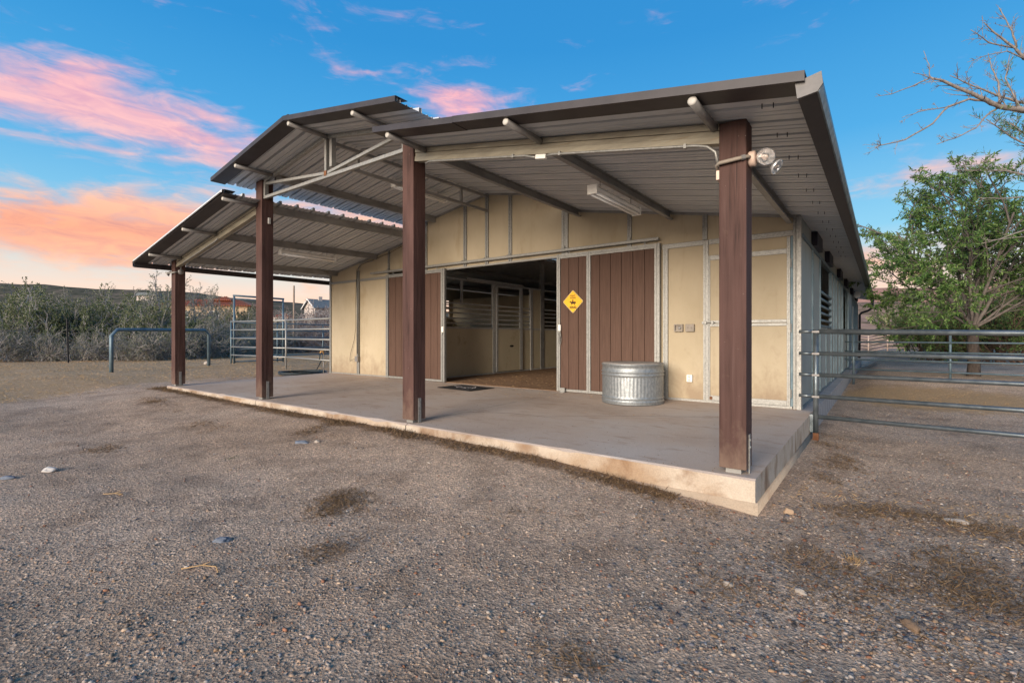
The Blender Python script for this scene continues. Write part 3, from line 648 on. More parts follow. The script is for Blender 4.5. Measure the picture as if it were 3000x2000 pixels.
# tack room door (two leaves)
td = B(9.803, 10.872, YW-.012, YW+.02, ZB+.045, 2.242).build('tack_door', 'tan_panel', barn)
stud(9.802, 9.826, ZB+.04, 2.243, YW-.026, td, 'stile'); stud(10.833, 10.872, ZB+.04, 2.40, YW-.026, td, 'stile')
for z0, z1, nm in ((2.173, 2.243, 'top_rail'), (1.187, 1.228, 'lower_leaf_rail'), (1.236, 1.277, 'upper_leaf_rail'), (.092, .165, 'bottom_rail')):
    B(9.827, 10.832, YW-.030, YW-.0125, z0, z1).build(nm, 'galvanized', td, False, .003)
for z in (2.043, 1.159, .267):
    mb = MB(); 
    for k in range(4): mb.tube([(10.884, YW-.034, z-.06+k*.03), (10.884, YW-.034, z-.06+k*.03+.026)], .009, 8)
    mb.build('hinge', 'galvanized', td)
B(10.874, 10.905, YW-.006, YW+.02, ZB+.04, 2.41).build('jamb', 'pipe_weathered', td)
mb = MB().tube([(9.715, YW-.05, 1.244), (9.90, YW-.05, 1.244)], .009, 8).box(9.75, 9.78, YW-.062, YW-.0285, 1.225, 1.262).box(9.85, 9.88, YW-.062, YW-.031, 1.225, 1.262).box(9.715, 9.745, YW-.060, YW-.0285, 1.225, 1.262); mb.build('slide_bolt', 'galvanized', td)
B(9.82, 9.86, YW-.032, YW-.0305, .105, .15).build('rust_patch', 'rust', td)

# ------------------------------------------------------------------ right side wall
XS = 11.0
sw = MB().box(XS-.05, XS+.012, YW+.06, 21.9, ZB+.001, ZB+.045).box(XS-.05, XS+.020, YW+.052, 21.9, 2.385, 2.44)
sw.build('side_wall', 'pipe_weathered', barn); sw = bpy.data.objects['side_wall']
sy = [3.735, 4.909, 6.06]+[8.33, 9.05, 9.72, 10.74, 11.45, 12.05]+[14.05, 14.6, 15.4, 16.1, 16.8, 17.6, 18.4, 19.2, 20.0, 21.0, 21.88]
def spanel(y0, y1, z0, z1): return MB().box(XS-.03, XS, y0, y1, z0, z1).build('wall_panel', 'grey_panel', sw)
for a, b_ in zip(sy[:-1], sy[1:]):
    if (a, b_) == (6.06, 8.33):
        ym = 7.2; spanel(6.10, ym, ZB+.045, 1.21); spanel(ym, 8.31, ZB+.045, 1.21)
        B(XS-.02, XS+.02, ym-.02, ym+.02, ZB+.046, 1.20).build('stud', 'pipe_weathered', sw)
    elif (a, b_) == (12.05, 14.05): spanel(12.07, 14.03, ZB+.045, 1.21)
    else: spanel(a+.012, b_-.012, ZB+.045, 2.385)
for y in sy[1:]: B(XS-.03, XS+.024, y-.018, y+.018, ZB+.046, 2.384).build('stud', 'pipe_weathered', sw)
wf = MB().box(XS-.03, XS+.022, 6.08, 8.312, 1.205, 1.245).build('window_frame', 'pipe_weathered', sw)
for z in (1.33, 1.455, 1.58, 1.705, 1.83): MB().tube([(XS, 6.07, z), (XS, 8.32, z)], .024, 8).build('window_bar', 'pipe_weathered', sw, True)
B(XS-.03, XS+.022, 12.07, 14.03, 1.205, 1.245).build('window_frame', 'pipe_weathered', sw)
od = MB().box(XS+.026, XS+.06, 13.9, 15.6, .12, 2.36).build('sliding_panel', 'pipe_weathered', sw)
B(XS-.02, XS+.03, 17.0, 17.7, .12, 2.1).build('side_door_frame', 'galvanized', sw)
# gap between wall top and roof: pale closure with dark rafter ends
B(XS-.03, XS-.006, YW+.05, 21.9, 2.441, zR(11.0)-.002).build('eave_closure', 'grey_panel', sw)
for y in (5.35, 7.55, 10.6, 13.2, 16.5, 20.0): B(XS-.005, XS+.075, y-.42, y+.42, 2.445, zR(11.08)-.004).build('rafter_end', 'dark_vinyl', sw)

# remaining shell: left wall, rear wall, clerestory, stall fronts, stall dividers
lw = MB().box(.0, .03, YW+.05, 21.9, ZB+.009, 1.25).build('left_wall', 'tan_panel', barn)
MB().box(.0, .03, YW+.05, 4.6, 1.25, 2.64).box(.0, .03, 8.2, 21.9, 1.25, 2.64).box(.0, .03, 4.6, 8.2, 2.25, 2.64).box(.0, .03, 4.6, 8.2, 1.25, 1.70).build('upper_panel', 'tan_panel', lw)
for z in (1.84, 1.98, 2.12): MB().tube([(.02, 4.6, z), (.02, 8.2, z)], .022, 6).build('window_bar', 'galvanized', lw)
rw = MB().prism([(.04, ZB+.009), (3.7, ZB+.009), (3.7, zL(3.7, 9)-.01), (.04, zL(.04, 9)-.01)], 'Y', 21.85, 21.88).build('rear_wall', 'tan_panel', barn)
MB().prism([(7.3, ZB+.009), (10.96, ZB+.009), (10.96, zR(10.96)-.01), (7.3, zR(7.3)-.01)], 'Y', 21.85, 21.88).build('wall_panel', 'tan_panel', rw)
MB().prism([(3.71, 2.55), (7.29, 2.55), (7.29, zC(7.29)-.01), (5.5, zC(5.5)-.01), (3.71, zC(3.71)-.01)], 'Y', 21.84, 21.87).build('wall_panel', 'tan_panel', rw)  # unseen aisle end left open below this, to let more light inside
MB().beam((3.64, YW+.04, zL(3.64, 9)+.07), (3.64, 21.83, zL(3.64, 9)+.07), .04, .05).build('clerestory_rail', 'purlin_metal', rw); MB().beam((7.335, YW+.04, zR(7.335)+.07), (7.335, 21.83, zR(7.335)+.07), .04, .05).build('clerestory_rail', 'purlin_metal', rw)
XF = 3.72
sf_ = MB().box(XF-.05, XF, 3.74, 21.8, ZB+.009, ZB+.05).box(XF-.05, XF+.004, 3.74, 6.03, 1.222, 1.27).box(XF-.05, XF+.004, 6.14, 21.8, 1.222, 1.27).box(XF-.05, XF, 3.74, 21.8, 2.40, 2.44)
sf_ = sf_.build('stall_front', 'stall_metal_brightened', barn)
def sfp(y0, y1, z0, z1, mat='stall_panel_brightened', name='wall_panel'): return B(XF-.035, XF-.008, y0, y1, z0, z1).build(name, mat, sf_)
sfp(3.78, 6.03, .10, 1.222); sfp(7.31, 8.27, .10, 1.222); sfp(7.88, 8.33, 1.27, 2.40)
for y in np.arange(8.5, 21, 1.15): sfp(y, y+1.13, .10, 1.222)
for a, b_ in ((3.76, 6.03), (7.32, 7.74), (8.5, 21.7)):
    for z in (1.358, 1.475, 1.603, 1.72, 1.836): B(XF-.035, XF-.004, a, b_, z-.018, z+.018).build('grille_bar', 'stall_metal_brightened', sf_)
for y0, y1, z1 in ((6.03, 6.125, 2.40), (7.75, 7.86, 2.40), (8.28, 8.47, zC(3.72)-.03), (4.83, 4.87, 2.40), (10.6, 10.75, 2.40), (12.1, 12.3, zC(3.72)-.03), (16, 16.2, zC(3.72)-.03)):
    B(XF-.05, XF+.012, y0, y1, (ZB+.009 if y0 != 4.83 else 1.85), z1-.001).build('post', 'stall_metal_brightened' if z1 < 2.5 else 'purlin_metal', sf_)
B(XF+.004, XF+.05, 4.97, 7.34, 2.425, 2.478).build('door_track', 'stall_metal_brightened', sf_)
sd = MB().box(XF+.013, XF+.045, 6.14, 6.20, .11, 2.39).box(XF+.013, XF+.045, 7.18, 7.31, .11, 2.39).box(XF+.013, XF+.045, 6.20, 7.18, 2.335, 2.39).box(XF+.013, XF+.045, 6.20, 7.18, 1.222, 1.27).build('stall_door', 'stall_metal_brightened', barn)
B(XF+.018, XF+.038, 6.20, 7.18, .11, 1.222).build('wall_panel', 'stall_panel_brightened', sd)
for z in (1.358, 1.475, 1.603, 1.72, 1.836): B(XF+.016, XF+.042, 6.2, 7.18, z-.018, z+.018).build('grille_bar', 'stall_metal_brightened', sd)
MB().lathe([(.001, .004), (.09, .004), (.09, 0)], (XF+.038, 6.80, .775), (1, 0, 0), 20).build('door_emblem', 'black_metal', sd)
o = bpy.data.objects['door_emblem']; 
for v_ in o.data.vertices: v_.co.z = .775+(v_.co.z-.775)*.33
for y in (8.37, 12.2, 16.1): B(.05, 3.66, y-.02, y+.02, ZB+.009, 2.3).build('stall_divider', 'stall_panel_brightened', barn)
rs = B(7.30, 7.34, 3.75, 21.8, ZB+.009, 1.25).build('stall_front', 'tan_panel', barn)
for z in (1.36, 1.5, 1.64, 1.78, 2.40): B(7.305, 7.335, 3.75, 21.8, z-.018, z+.018).build('grille_bar', 'galvanized', rs)
B(7.40, 10.9, 7.4, 7.44, ZB+.009, 2.7).build('stall_divider', 'tan_panel', barn)
for x in (.36, 2.0): purlin(x, zL(x, YW), zL(x, 9), YW+.05, 21.8)
for x in (4.03, 6.97): purlin(x, zC(x), zC(x), YW+.05, 21.8)

# ------------------------------------------------------------------ fittings on the barn
def fluorescent(x, y0, y1, z, label, hang):
    r = empty('fluorescent_light', (x, (y0+y1)/2, z)); h = (y1-y0)/2
    MB().prism([(-.05, 0), (.05, 0), (.06, .035), (.035, .07), (-.035, .07), (-.06, .035)], 'Y', -h, h).build('housing', 'white_paint', r)
    for s in (-1, 1):
        MB().tube([(s*.035, -h+.02, -.018), (s*.035, h-.02, -.018)], .018, 10).build('tube', 'tube_glass', r, True)
        B(-.062, .062, s*h-.012, s*h+.012, -.032, .076).build('end_plate', 'white_paint', r, False, .003)
        MB().tube([(0, s*h*.7, .07), (0, s*h*.7, .07+hang)], .003, 5).build('hanger', 'black_metal', r)
    tag(r, label, 'light fixture', 'fluorescent tube lights under the porch roof'); return r
fluorescent(9.23, 1.07, 2.33, 2.70, 'white fluorescent tube light under the roof right of the tank', .09)
fluorescent(1.98, 1.25, 2.50, 2.755, 'white fluorescent tube light under the low left wing roof', .10)
fluorescent(5.02, 1.68, 2.95, 3.69, 'white fluorescent tube light under the raised centre roof behind a post', .12)

# flood light on the right post
fl = empty('flood_light', (11.075, .09, 2.385)); tag(fl, 'twin flood light with clear bulbs on the nearest brown post', 'flood light')
MB().lathe([(.001, 0), (.055, 0), (.058, .01), (.058, .04), (.05, .048), (.001, .05)], (-.004, 0, 0), (1, 0, 0), 20).build('junction_box', 'box_pink', fl, True)
def bulb(c, d, s=1.0):
    c = Vector(c); o = MB().lathe([(.001, -.085*s), (.018*s, -.085*s), (.022*s, -.05*s), (.026*s, -.045*s), (.050*s, -.012*s), (.062*s, 0), (.058*s, .006*s)], c, d, 22).build('bulb', 'reflector', fl, True)
    MB().lathe([(.0585*s, .005*s), (.04*s, .014*s), (.001, .018*s)], c, d, 22).build('lens', 'clear_glass', o, True)
    MB().lathe([(.001, -.004), (.012, -.004), (.016, -.03), (.02, -.035)], c, d, 12).build('filament_cup', 'box_pink', o, True); return o
surf('reflector', (.80, .81, .83), (.90, .91, .93), 9, rough=.22, metal=.6, spec=.6)
mg, tg, bg_ = new_mat('clear_glass'); bg_.inputs['Base Color'].default_value = (.95, .97, .98, 1); bg_.inputs['Roughness'].default_value = .08; bg_.inputs['Transmission Weight'].default_value = .9; bg_.inputs['IOR'].default_value = 1.3
bulb((.115, -.02, -.008), (.35, -.93, -.12), 1.05); bulb((.175, .06, -.075), (.80, -.15, -.58), .95)
MB().tube([(.045, 0, .012), (.075, .01, .012), (.10, .03, .0)], .014, 8).build('socket_arm', 'box_pink', fl, True); MB().tube([(.045, .02, -.02), (.09, .05, -.03), (.125, .07, -.04)], .014, 8).build('socket_arm', 'stub_pipe', fl, True)
fx = MB().tube([(.01, -.052, .0), (.005, -.095, -.005), (-.03, -.115, -.012), (-.10, -.12, -.018), (-.19, -.12, -.022), (-.215, -.10, -.032), (-.218, -.06, -.05), (-.212, -.02, -.07)], .013, 10)
for k in range(20):
    p0 = Vector((-.03-.16*k/20, -.1165-.003*(k > 3), -.0125-.009*k/20)); fx.tube([p0, p0+Vector((-.004, 0, 0))], .0155, 10)
fx.build('flex_conduit', 'box_plastic', fl, True); MB().tube([(-.01, -.105, -.008), (-.035, -.116, -.012)], .02, 8).build('connector', 'stub_pipe', fl)
B(-.225, -.203, -.07, .03, -.13, -.06).build('wall_box', 'box_pink', fl)
# flood light box on the far left post
f2 = empty('post_light_box', (.105, .10, 2.39)); tag(f2, 'round grey light box with lamp on the leftmost brown post', 'light box')
MB().lathe([(.001, .045), (.05, .04), (.055, .03), (.055, 0)], (0, 0, 0), (1, 0, 0), 20).build('junction_box', 'stub_pipe', f2, True)
MB().tube([(.02, -.05, -.005), (0, -.12, -.02), (-.06, -.16, -.03), (-.16, -.17, -.03)], .014, 8).build('flex_conduit', 'purlin_metal', f2, True)
MB().tube([(.02, 0, .05), (.02, .0, .15), (.06, -.04, .2)], .012, 8).build('conduit', 'stub_pipe', f2, True)
MB().lathe([(.001, -.09), (.02, -.09), (.025, -.04), (.055, 0), (.001, .01)], (-.22, -.17, -.045), (-.5, -.6, -.55), 16).build('bulb', 'stub_pipe', f2, True)
# flood light under the far eave of the side wall
f3 = empty('eave_flood_light', (11.06, 17.2, 2.50)); tag(f3, 'small round flood light under the far eave of the side wall', 'flood light')
MB().lathe([(.001, .06), (.10, .05), (.12, .03), (.12, 0)], (.08, 0, 0), (.6, -.8, 0), 18).build('lens', 'white_paint', f3, True); B(-.03, .05, -.05, .05, -.04, .12).build('bracket', 'black_metal', f3)

# conduit along the right rafter
cd = MB().tube([(7.62, .005, 3.06), (7.70, -.004, zR(7.70)-.185), (9.05, -.004, zR(9.05)-.185), (9.13, -.004, zR(9.13)-.20), (9.19, -.004, zR(9.19)-.205)], .012, 8)
cd.tube([(9.29, -.004, zR(9.29)-.198), (9.36, -.004, zR(9.36)-.185), (10.70, -.004, zR(10.70)-.183), (10.79, -.004, zR(10.79)-.195), (10.85, -.004, zR(10.85)-.24), (10.868, .01, 2.36)], .012, 8)
cdo = cd.build('rafter_conduit', 'galvanized', None, True); tag(cdo, 'thin metal conduit along the right porch rafter', 'conduit')
MB().beam((9.185, -.006, zR(9.185)-.205), (9.30, -.006, zR(9.30)-.205), .035, .04).build('conduit_body', 'white_paint', cdo)
for x in (8.9, 9.45, 10.62): B(x-.01, x+.01, -.018, .02, zR(x)-.20, zR(x)-.165).build('strap', 'galvanized', cdo)
cl_ = MB().tube([(.52, .005, zL(.52, 0)-.20), (.56, -.002, zL(.56, 0)-.185), (2.0, -.002, zL(2.0, 0)-.185), (2.1, .01, zL(2.1, 0)-.16)], .012, 8).build('rafter_conduit', 'galvanized', None, True); tag(cl_, 'thin metal conduit along the left porch rafter', 'conduit')
# conduit, outlet box and cord on the left wall
wc = MB().tube([(1.84, YW-.03, 2.90), (1.50, YW-.03, 2.895), (1.36, YW-.035, 2.87), (1.30, YW-.04, 2.78), (1.285, YW-.045, 2.6), (1.285, YW-.045, .55)], .013, 8)
wc.tube([(1.225, YW-.04, 2.75), (1.225, YW-.04, .6)], .011, 8)
wco = wc.build('wall_conduit', 'galvanized', None, True); tag(wco, 'vertical metal conduit on the left tan wall', 'conduit')
B(1.19, 1.31, YW-.085, YW-.029, .40, .54).build('outlet_box', 'stub_pipe', wco, False, .006)
mb = MB().tube([(1.19, YW-.08, .46), (1.12, YW-.09, .455), (1.05, YW-.09, .42), (.97, YW-.06, .41), (.93, YW-.04, .47), (.95, YW-.035, .60), (1.10, YW-.032, .95), (1.19, YW-.05, 1.25), (1.20, YW-.058, 2.0), (1.25, YW-.06, 2.72), (1.45, YW-.05, 2.84), (1.9, YW-.045, 2.92), (2.5, YW-.04, 3.02), (3.2, YW-.04, 3.20)], .005, 5)
tag(mb.build('power_cord', 'black_metal', None, True), 'black power cord looping up the left tan wall', 'cord')
# boxes on the right panel
for x0, x1, lab, kind in ((9.293, 9.425, 'open square switch box on tan panel, left of a pair', 0), (9.468, 9.596, 'square outlet box with two sockets on tan panel, right of a pair', 1)):
    r = empty('electrical_box', ((x0+x1)/2, YW-.001, 1.172)); hw = (x1-x0)/2
    mb = MB()
    if kind == 0:
        mb.box(-hw, hw, -.012, 0, -.057, .057); r0 = .014
        mb.box(-hw, -hw+r0, -.05, -.0125, -.057, .057).box(hw-r0, hw, -.05, -.0125, -.057, .057).box(-hw+r0, hw-r0, -.05, -.0125, -.057, -.057+r0).box(-hw+r0, hw-r0, -.05, -.0125, .057-r0, .057)
        mb.build('box', 'box_plastic', r); MB().lathe([(.001, .02), (.012, .02), (.024, .012), (.024, 0)], (.012, -.013, 0), (0, -1, 0), 14).build('dial', 'stub_pipe', r)
    else:
        mb.box(-hw, hw, -.05, 0, -.057, .057).build('box', 'box_plastic', r, False, .004)
        for s in (-1, 1):
            e = MB().lathe([(.001, .004), (.02, .004), (.02, 0)], (s*.026, -.05, 0), (0, -1, 0), 14).build('socket', 'box_plastic', r)
            for dz in (-.007, .007): B(s*.026-.008, s*.026+.008, -.0548, -.0542, dz-.0025, dz+.0025).build('slot', 'black_metal', e)
    tag(r, lab, 'electrical box')
r = empty('weatherproof_outlet', (9.525, YW-.001, .402)); MB().box(-.042, .042, -.045, 0, -.055, .055).build('cover', 'white_paint', r, False, .008)
for dz in (-.024, .024): MB().lathe([(.001, .007), (.018, .006), (.020, 0)], (0, -.045, dz), (0, -1, 0), 14).build('flap', 'pale_cap', r)
tag(r, 'small white weatherproof outlet low on the tan panel', 'outlet')
r = empty('switch_plate', (3.7555, .12, 2.95)); B(0, .02, -.02, .02, -.05, .05).build('plate', 'pale_cap', r, False, .003); tag(r, 'small pale box high on the second brown post from the left', 'switch box')

# yellow sign
SG = (7.525, YW-.088, 1.652); sg = empty('warning_sign', SG); tag(sg, 'yellow diamond PAINT HORSE XING sign on brown door', 'sign')
def diamond(r, y0, y1, rd):
    pts = []
    for k in range(4):
        a = math.pi/2*k; c = Vector((math.cos(a), math.sin(a)))*(r-rd*1.414)
        for q in (-45, -22, 0, 22, 45): pts.append((c.x+rd*math.cos(a+math.radians(q)), c.y+rd*math.sin(a+math.radians(q))))
    return MB().prism(pts, 'Y', y0, y1)
diamond(.205, -.004, 0, .02).build('plate', 'sign_edge', sg); diamond(.197, -.0055, -.004, .017).build('ink_border', 'sign_ink', sg); diamond(.191, -.007, -.0055, .015).build('face', 'sign_yellow', sg)
def text(s_, size, x, z, par, mat, y=-.0072, bold=.0):
    cu = bpy.data.curves.new('lettering', 'FONT'); cu.body = s_; cu.size = size; cu.align_x = 'CENTER'; cu.align_y = 'CENTER'; cu.offset = bold; cu.resolution_u = 3
    tmp = bpy.data.objects.new('tmp', cu); COL.objects.link(tmp); bpy.context.view_layer.update()
    me = bpy.data.meshes.new_from_object(tmp.evaluated_get(bpy.context.evaluated_depsgraph_get())); bpy.data.objects.remove(tmp)
    me.transform(Matrix.Rotation(math.pi/2, 4, 'X')); o = mk('lettering', me, mat, par, 0, (x, y, z)); return o
text('PAINT', .037, 0, .102, sg, 'sign_ink', bold=.0012); text('HORSE', .037, 0, .064, sg, 'sign_ink', bold=.0012); text('XING', .056, 0, -.104, sg, 'sign_ink', bold=.0028)
hp = [(-.062, .012), (-.070, .004), (-.066, -.004), (-.052, .002), (-.044, -.014), (-.030, -.024), (-.034, -.048), (-.026, -.050), (-.020, -.030), (-.006, -.030), (.016, -.028), (.030, -.034), (.024, -.056), (.033, -.056), (.042, -.030), (.046, -.012), (.062, -.030), (.064, -.008), (.050, .012), (.030, .012), (.012, .008), (.010, .030), (.010, .050), (.002, .058), (-.006, .050), (-.008, .028), (-.016, .010), (-.034, .012), (-.046, .024), (-.052, .020)]
MB().prism([(x, z-.012) for x, z in hp], 'Y', -.0080, -.0070).build('horse_rider_symbol', 'sign_ink', sg)

# stock tank
tk = empty('stock_tank', (8.83, 3.13, sz(3.13))); tag(tk, 'round ribbed galvanized stock tank with dark lid beside the brown door', 'stock tank')
mb = MB(); n = 432; rows = []
pr_ = [(.452, 0), (.460, .008), (.453, .026), (.465, .042), (.466, .050), (.452, .064), (.451, .072), (.465, .088), (.466, .096), (.452, .112), (.452, .125, 1), (.452, .395, 1), (.452, .408), (.465, .424), (.466, .432), (.452, .447), (.451, .455), (.465, .472), (.466, .480), (.452, .495), (.452, .565), (.462, .572), (.464, .586), (.453, .592)]
for q in pr_:
    for k in range(n):
        a = 2*math.pi*k/n; rr = q[0]+(.0017*math.cos(a*54) if len(q) > 2 else 0); mb.v.append((rr*math.cos(a), rr*math.sin(a), q[1]+.002))
for i in range(len(pr_)-1):
    for k in range(n): mb.f.append((i*n+k, i*n+(k+1) % n, (i+1)*n+(k+1) % n, (i+1)*n+k))
mb.build('tank_shell', 'tank_metal', tk, True)
MB().lathe([(.453, .594), (.450, .602), (.30, .606), (.001, .608)], (0, 0, 0), (0, 0, 1), 60).build('lid', 'tank_lid', tk, True)

# door mat with a pale horse-head drawing
mt = empty('door_mat', (5.435, 3.095, sz(3.09)+.002)); mt.rotation_euler.z = math.radians(-5.5); tag(mt, 'black rubber door mat with pale horse drawing on the slab', 'mat')
MB().box(-.47, .47, -.32, .32, 0, .012).build('mat_sheet', 'black_rubber', mt, False, .006)
mb = MB()
def stroke(pts, w_=.008):
    pts = [Vector((a, b_, .0128)) for a, b_ in pts]
    for p, q in zip(pts[:-1], pts[1:]):
        d = (q-p).normalized(); s_ = Vector((-d.y, d.x, 0))*w_/2; mb.add([p-s_, q-s_, q+s_, p+s_], [(0, 1, 2, 3)])
stroke([(-.16, -.10), (-.20, -.02), (-.14, .05), (-.02, .10), (.06, .15), (.08, .20), (.12, .14), (.20, .06), (.24, -.08)], .018)
stroke([(-.16, -.10), (-.10, -.13), (-.02, -.07), (.06, -.05), (.10, -.12), (.10, -.20)], .018); stroke([(-.02, .03), (.02, .045), (.05, .03)], .014); stroke([(.12, .10), (.20, -.02), (.20, -.16)], .012); stroke([(.08, .06), (.14, -.06), (.14, -.18)], .010)
stroke([(-.40, .06), (-.30, .03), (-.20, .05), (-.14, .05)], .02); stroke([(-.16, -.05), (-.08, 0), (.02, .0)], .010)
mb.build('horse_drawing', 'pale_print', mt)

# ------------------------------------------------------------------ pipe fences
def pipe(p, q, r, mat, par, name, n=10): return MB().tube([p, q], r, n).build(name, mat, par, True)
PF = empty('pipe_fence', (11.2, 3.3, gz(11.3, 3.3))); PF.location = (0, 0, 0); tag(PF, 'grey steel pipe fence joined to the barn corner, nearest on the right', 'pipe fence')
YF = 3.3; po = MB().tube([(11.205, YF, gz(11.2, YF)-.1), (11.205, YF, 1.125)], .030, 12).build('post', 'galvanized_pipe', PF, True)
for z in (1.10, .824, .555, .283): B(11.165, 11.245, YF-.040, YF+.040, z-.012, z+.012).build('weld', 'stub_pipe', po)
for k, (z, dz) in enumerate(((1.104, -.03), (.826, -.012), (.558, -.011), (.287, -.013), (.029, -.018))):
    if k < 4: pipe((11.02, YF, z), (11.172, YF, z), .021, 'galvanized_pipe', PF, 'rail')
    pipe((11.235, YF, z), (16.2, YF-.02, z+dz*2.6), .026 if k else .031, 'galvanized_pipe', PF, 'rail')
MB().tube([(16.23, YF-.02, -.5), (16.23, YF-.02, 1.1)], .032, 10).build('post', 'galvanized_pipe', PF, True)
B(11.142, 11.18, YF-.05, YF+.05, -.16, .06).build('mounting_plate', 'galvanized_pipe', PF); B(11.175, 11.238, YF-.033, YF+.033, gz(11.2, YF)-.06, gz(11.2, YF)+.09).build('rust_foot', 'rust', po)
F2 = empty('paddock_fence'); tag(F2, 'farther pipe fence crossing the paddock in front of the tree', 'pipe fence')
YB = 12.15
for z in (1.10, .89, .64, .42, .16): pipe((11.06, YB, z), (22, YB-.4, z-.03), .021, 'pipe_weathered', F2, 'rail', 8)
for x in (11.25, 13.2, 16.4, 19.6): pipe((x, YB-.03*(x-11)/3, -.3), (x, YB-.03*(x-11)/3, 1.12), .028, 'pipe_weathered', F2, 'post', 8)
# left corral panel, gate bow frame and side panel
G1 = empty('corral_fence'); tag(G1, 'silver pipe corral panel running left from the barn corner', 'pipe fence')
pa, pm_, pb = Vector((-.03, 3.72, 0)), Vector((-4.26, 4.75, 0)), Vector((-9.2, 5.13, 0))
for za, zb_ in ((1.525, 1.63), (1.243, 1.295), (.95, .955), (.672, .615), (.385, .285)):
    zm = (za+zb_)/2; pipe((pa.x, pa.y, za), (pm_.x, pm_.y, zm), .026, 'galvanized', G1, 'rail', 8); pipe((pm_.x, pm_.y, zm), (pb.x, pb.y, zb_), .026, 'galvanized', G1, 'rail', 8)
pipe((pm_.x, pm_.y, -.2), (pm_.x, pm_.y, 1.60), .03, 'galvanized', G1, 'post'); pipe((pb.x, pb.y, -.2), (pb.x, pb.y, 1.66), .035, 'pipe_weathered', G1, 'post')
G2 = empty('gate_frame'); tag(G2, 'tall pipe gate bow frame with double top bar behind the corral panel', 'gate frame')
for y in (5.28, 7.33): pipe((-9.28, y, -.2), (-9.28, y, 2.70), .04, 'pipe_weathered', G2, 'upright')
pipe((-9.28, 5.24, 2.70), (-9.28, 7.37, 2.68), .04, 'pipe_weathered', G2, 'top_bar'); pipe((-9.28, 5.3, 2.57), (-9.28, 7.3, 2.55), .03, 'pipe_weathered', G2, 'top_bar'); pipe((-9.28, 5.3, .0), (-9.28, 7.3, .0), .03, 'pipe_weathered', G2, 'bottom_bar')
G3 = empty('corral_side_fence'); tag(G3, 'dark pipe corral panel receding behind the gate frame', 'pipe fence')
for z in (1.58, 1.27, .97, .50, .17): pipe((-9.3, 5.35, z+.02), (-10.15, 12.5, z), .026, 'pipe_weathered', G3, 'rail', 8)
for y in (7.2, 9.6, 12.4): pipe((-9.3-.119*(y-5.35), y, -.2), (-9.3-.119*(y-5.35), y, 1.62), .03, 'pipe_weathered', G3, 'post', 8)
# hitching rail
HR = empty('hitching_rail'); tag(HR, 'blue grey pipe hitching rail with angled corners in the yard', 'hitching rail')
a, b_ = Vector((-6.82, .66, -.12)), Vector((-8.08, 3.86, -.12)); dd = (b_-a).normalized()
MB().tube([a+Vector((0, 0, -.2)), a+Vector((0, 0, 1.18)), a+dd*.17+Vector((0, 0, 1.36)), b_-dd*.17+Vector((0, 0, 1.38)), b_+Vector((0, 0, 1.20)), b_+Vector((0, 0, -.2))], .055, 12).build('pipe_frame', 'pipe_weathered', HR, True)
# t-posts and pole
for u, dep, h, lean, lab in ((200, 20.6, 1.83, -.03, 'dark steel T-post in front of the left scrub'), (664, 26.4, 2.0, .25, 'leaning rusty T-post left of the gate frame')):
    p = at(u, dep); o = MB().beam(p-Vector((0, 0, .2)), p+Vector((lean, lean, h)), .075, .02).beam(p-Vector((0, 0, .2))+Vector((.012, .012, 0)), p+Vector((lean+.012, lean+.012, h)), .012, .04).build('t_post', 'rust' if lean > 0 else 'black_metal'); tag(o, lab, 'fence post')
p = at(860.7, 33); o = MB().tube([p-Vector((0, 0, .3)), p+Vector((.02, 0, 4.5))], [.075, .055], 10).tube([p+Vector((-.02, 0, 4.2)), p+Vector((.12, 0, 4.25))], .03, 6).build('utility_pole', 'pole_wood'); tag(o, 'thin wooden pole standing behind the corral', 'pole')
# faucet and hose
fp = Vector((-.80, 3.98, gz(-.8, 3.98))); fa = empty('yard_faucet', fp); tag(fa, 'standing yard faucet with brass tap at the barn corner', 'faucet')
MB().tube([(0, 0, -.1), (0, 0, .62)], .016, 8).build('riser_pipe', 'stub_pipe', fa, True); MB().tube([(0, 0, .6), (0, -.02, .66), (-.03, -.06, .67), (-.05, -.08, .62)], .022, 8).build('tap', 'brass', fa, True)
MB().lathe([(.001, .02), (.035, .018), (.035, 0)], (0, .0, .68), (0, 0, 1), 10).build('handle', 'brass', fa, True)
hs = MB(); c0 = Vector((-1.40, 3.70, gz(-1.5, 3.8)+.03)); pts = []
for k in range(5*22):
    a = 2*math.pi*k/22; rr = 1+.08*math.sin(k*.37)+.03*math.sin(k*1.7); pts.append(c0+Vector((-.45*math.cos(a)*rr, .62*math.sin(a)*rr*1.0, .012*(k//22)+.006*math.sin(k*.9)))+Vector((.5*math.cos(a)*-.2, 0, 0)))
pts += [c0+Vector((.25, .28, .10)), c0+Vector((.45, .30, .35)), fp+Vector((-.06, -.09, .45)), fp+Vector((-.05, -.08, .60))]
tag(hs.tube(pts, .016, 7).build('garden_hose', 'hose_rubber', None, True), 'coiled black garden hose beside the slab corner', 'hose')

# ------------------------------------------------------------------ vegetation
def leaf(lv, lf, p, d, ln, wd):
    d = d.normalized(); s_ = d.cross(Vector((random.uniform(-1, 1), random.uniform(-1, 1), random.uniform(-1, 1)))).normalized(); o = len(lv)
    m_ = p+d*ln*.45; lv += [tuple(p), tuple(m_+s_*wd/2), tuple(p+d*ln), tuple(m_-s_*wd/2)]; lf.append((o, o+1, o+2, o+3))
def rv(): return Vector((random.gauss(0, 1), random.gauss(0, 1), random.gauss(0, 1))).normalized()
def branch(mb, p, d, ln, r, segs, wob, trop, n, taper=.45):
    pts = [p.copy()]; rs_ = [r]; d = d.normalized()
    for i in range(segs):
        d = (d+rv()*wob+Vector((0, 0, trop))).normalized(); pts.append(pts[-1]+d*ln/segs); rs_.append(r*(1-(1-taper)*(i+1)/segs))
    mb.tube(pts, rs_, n, cap=False); return pts, d
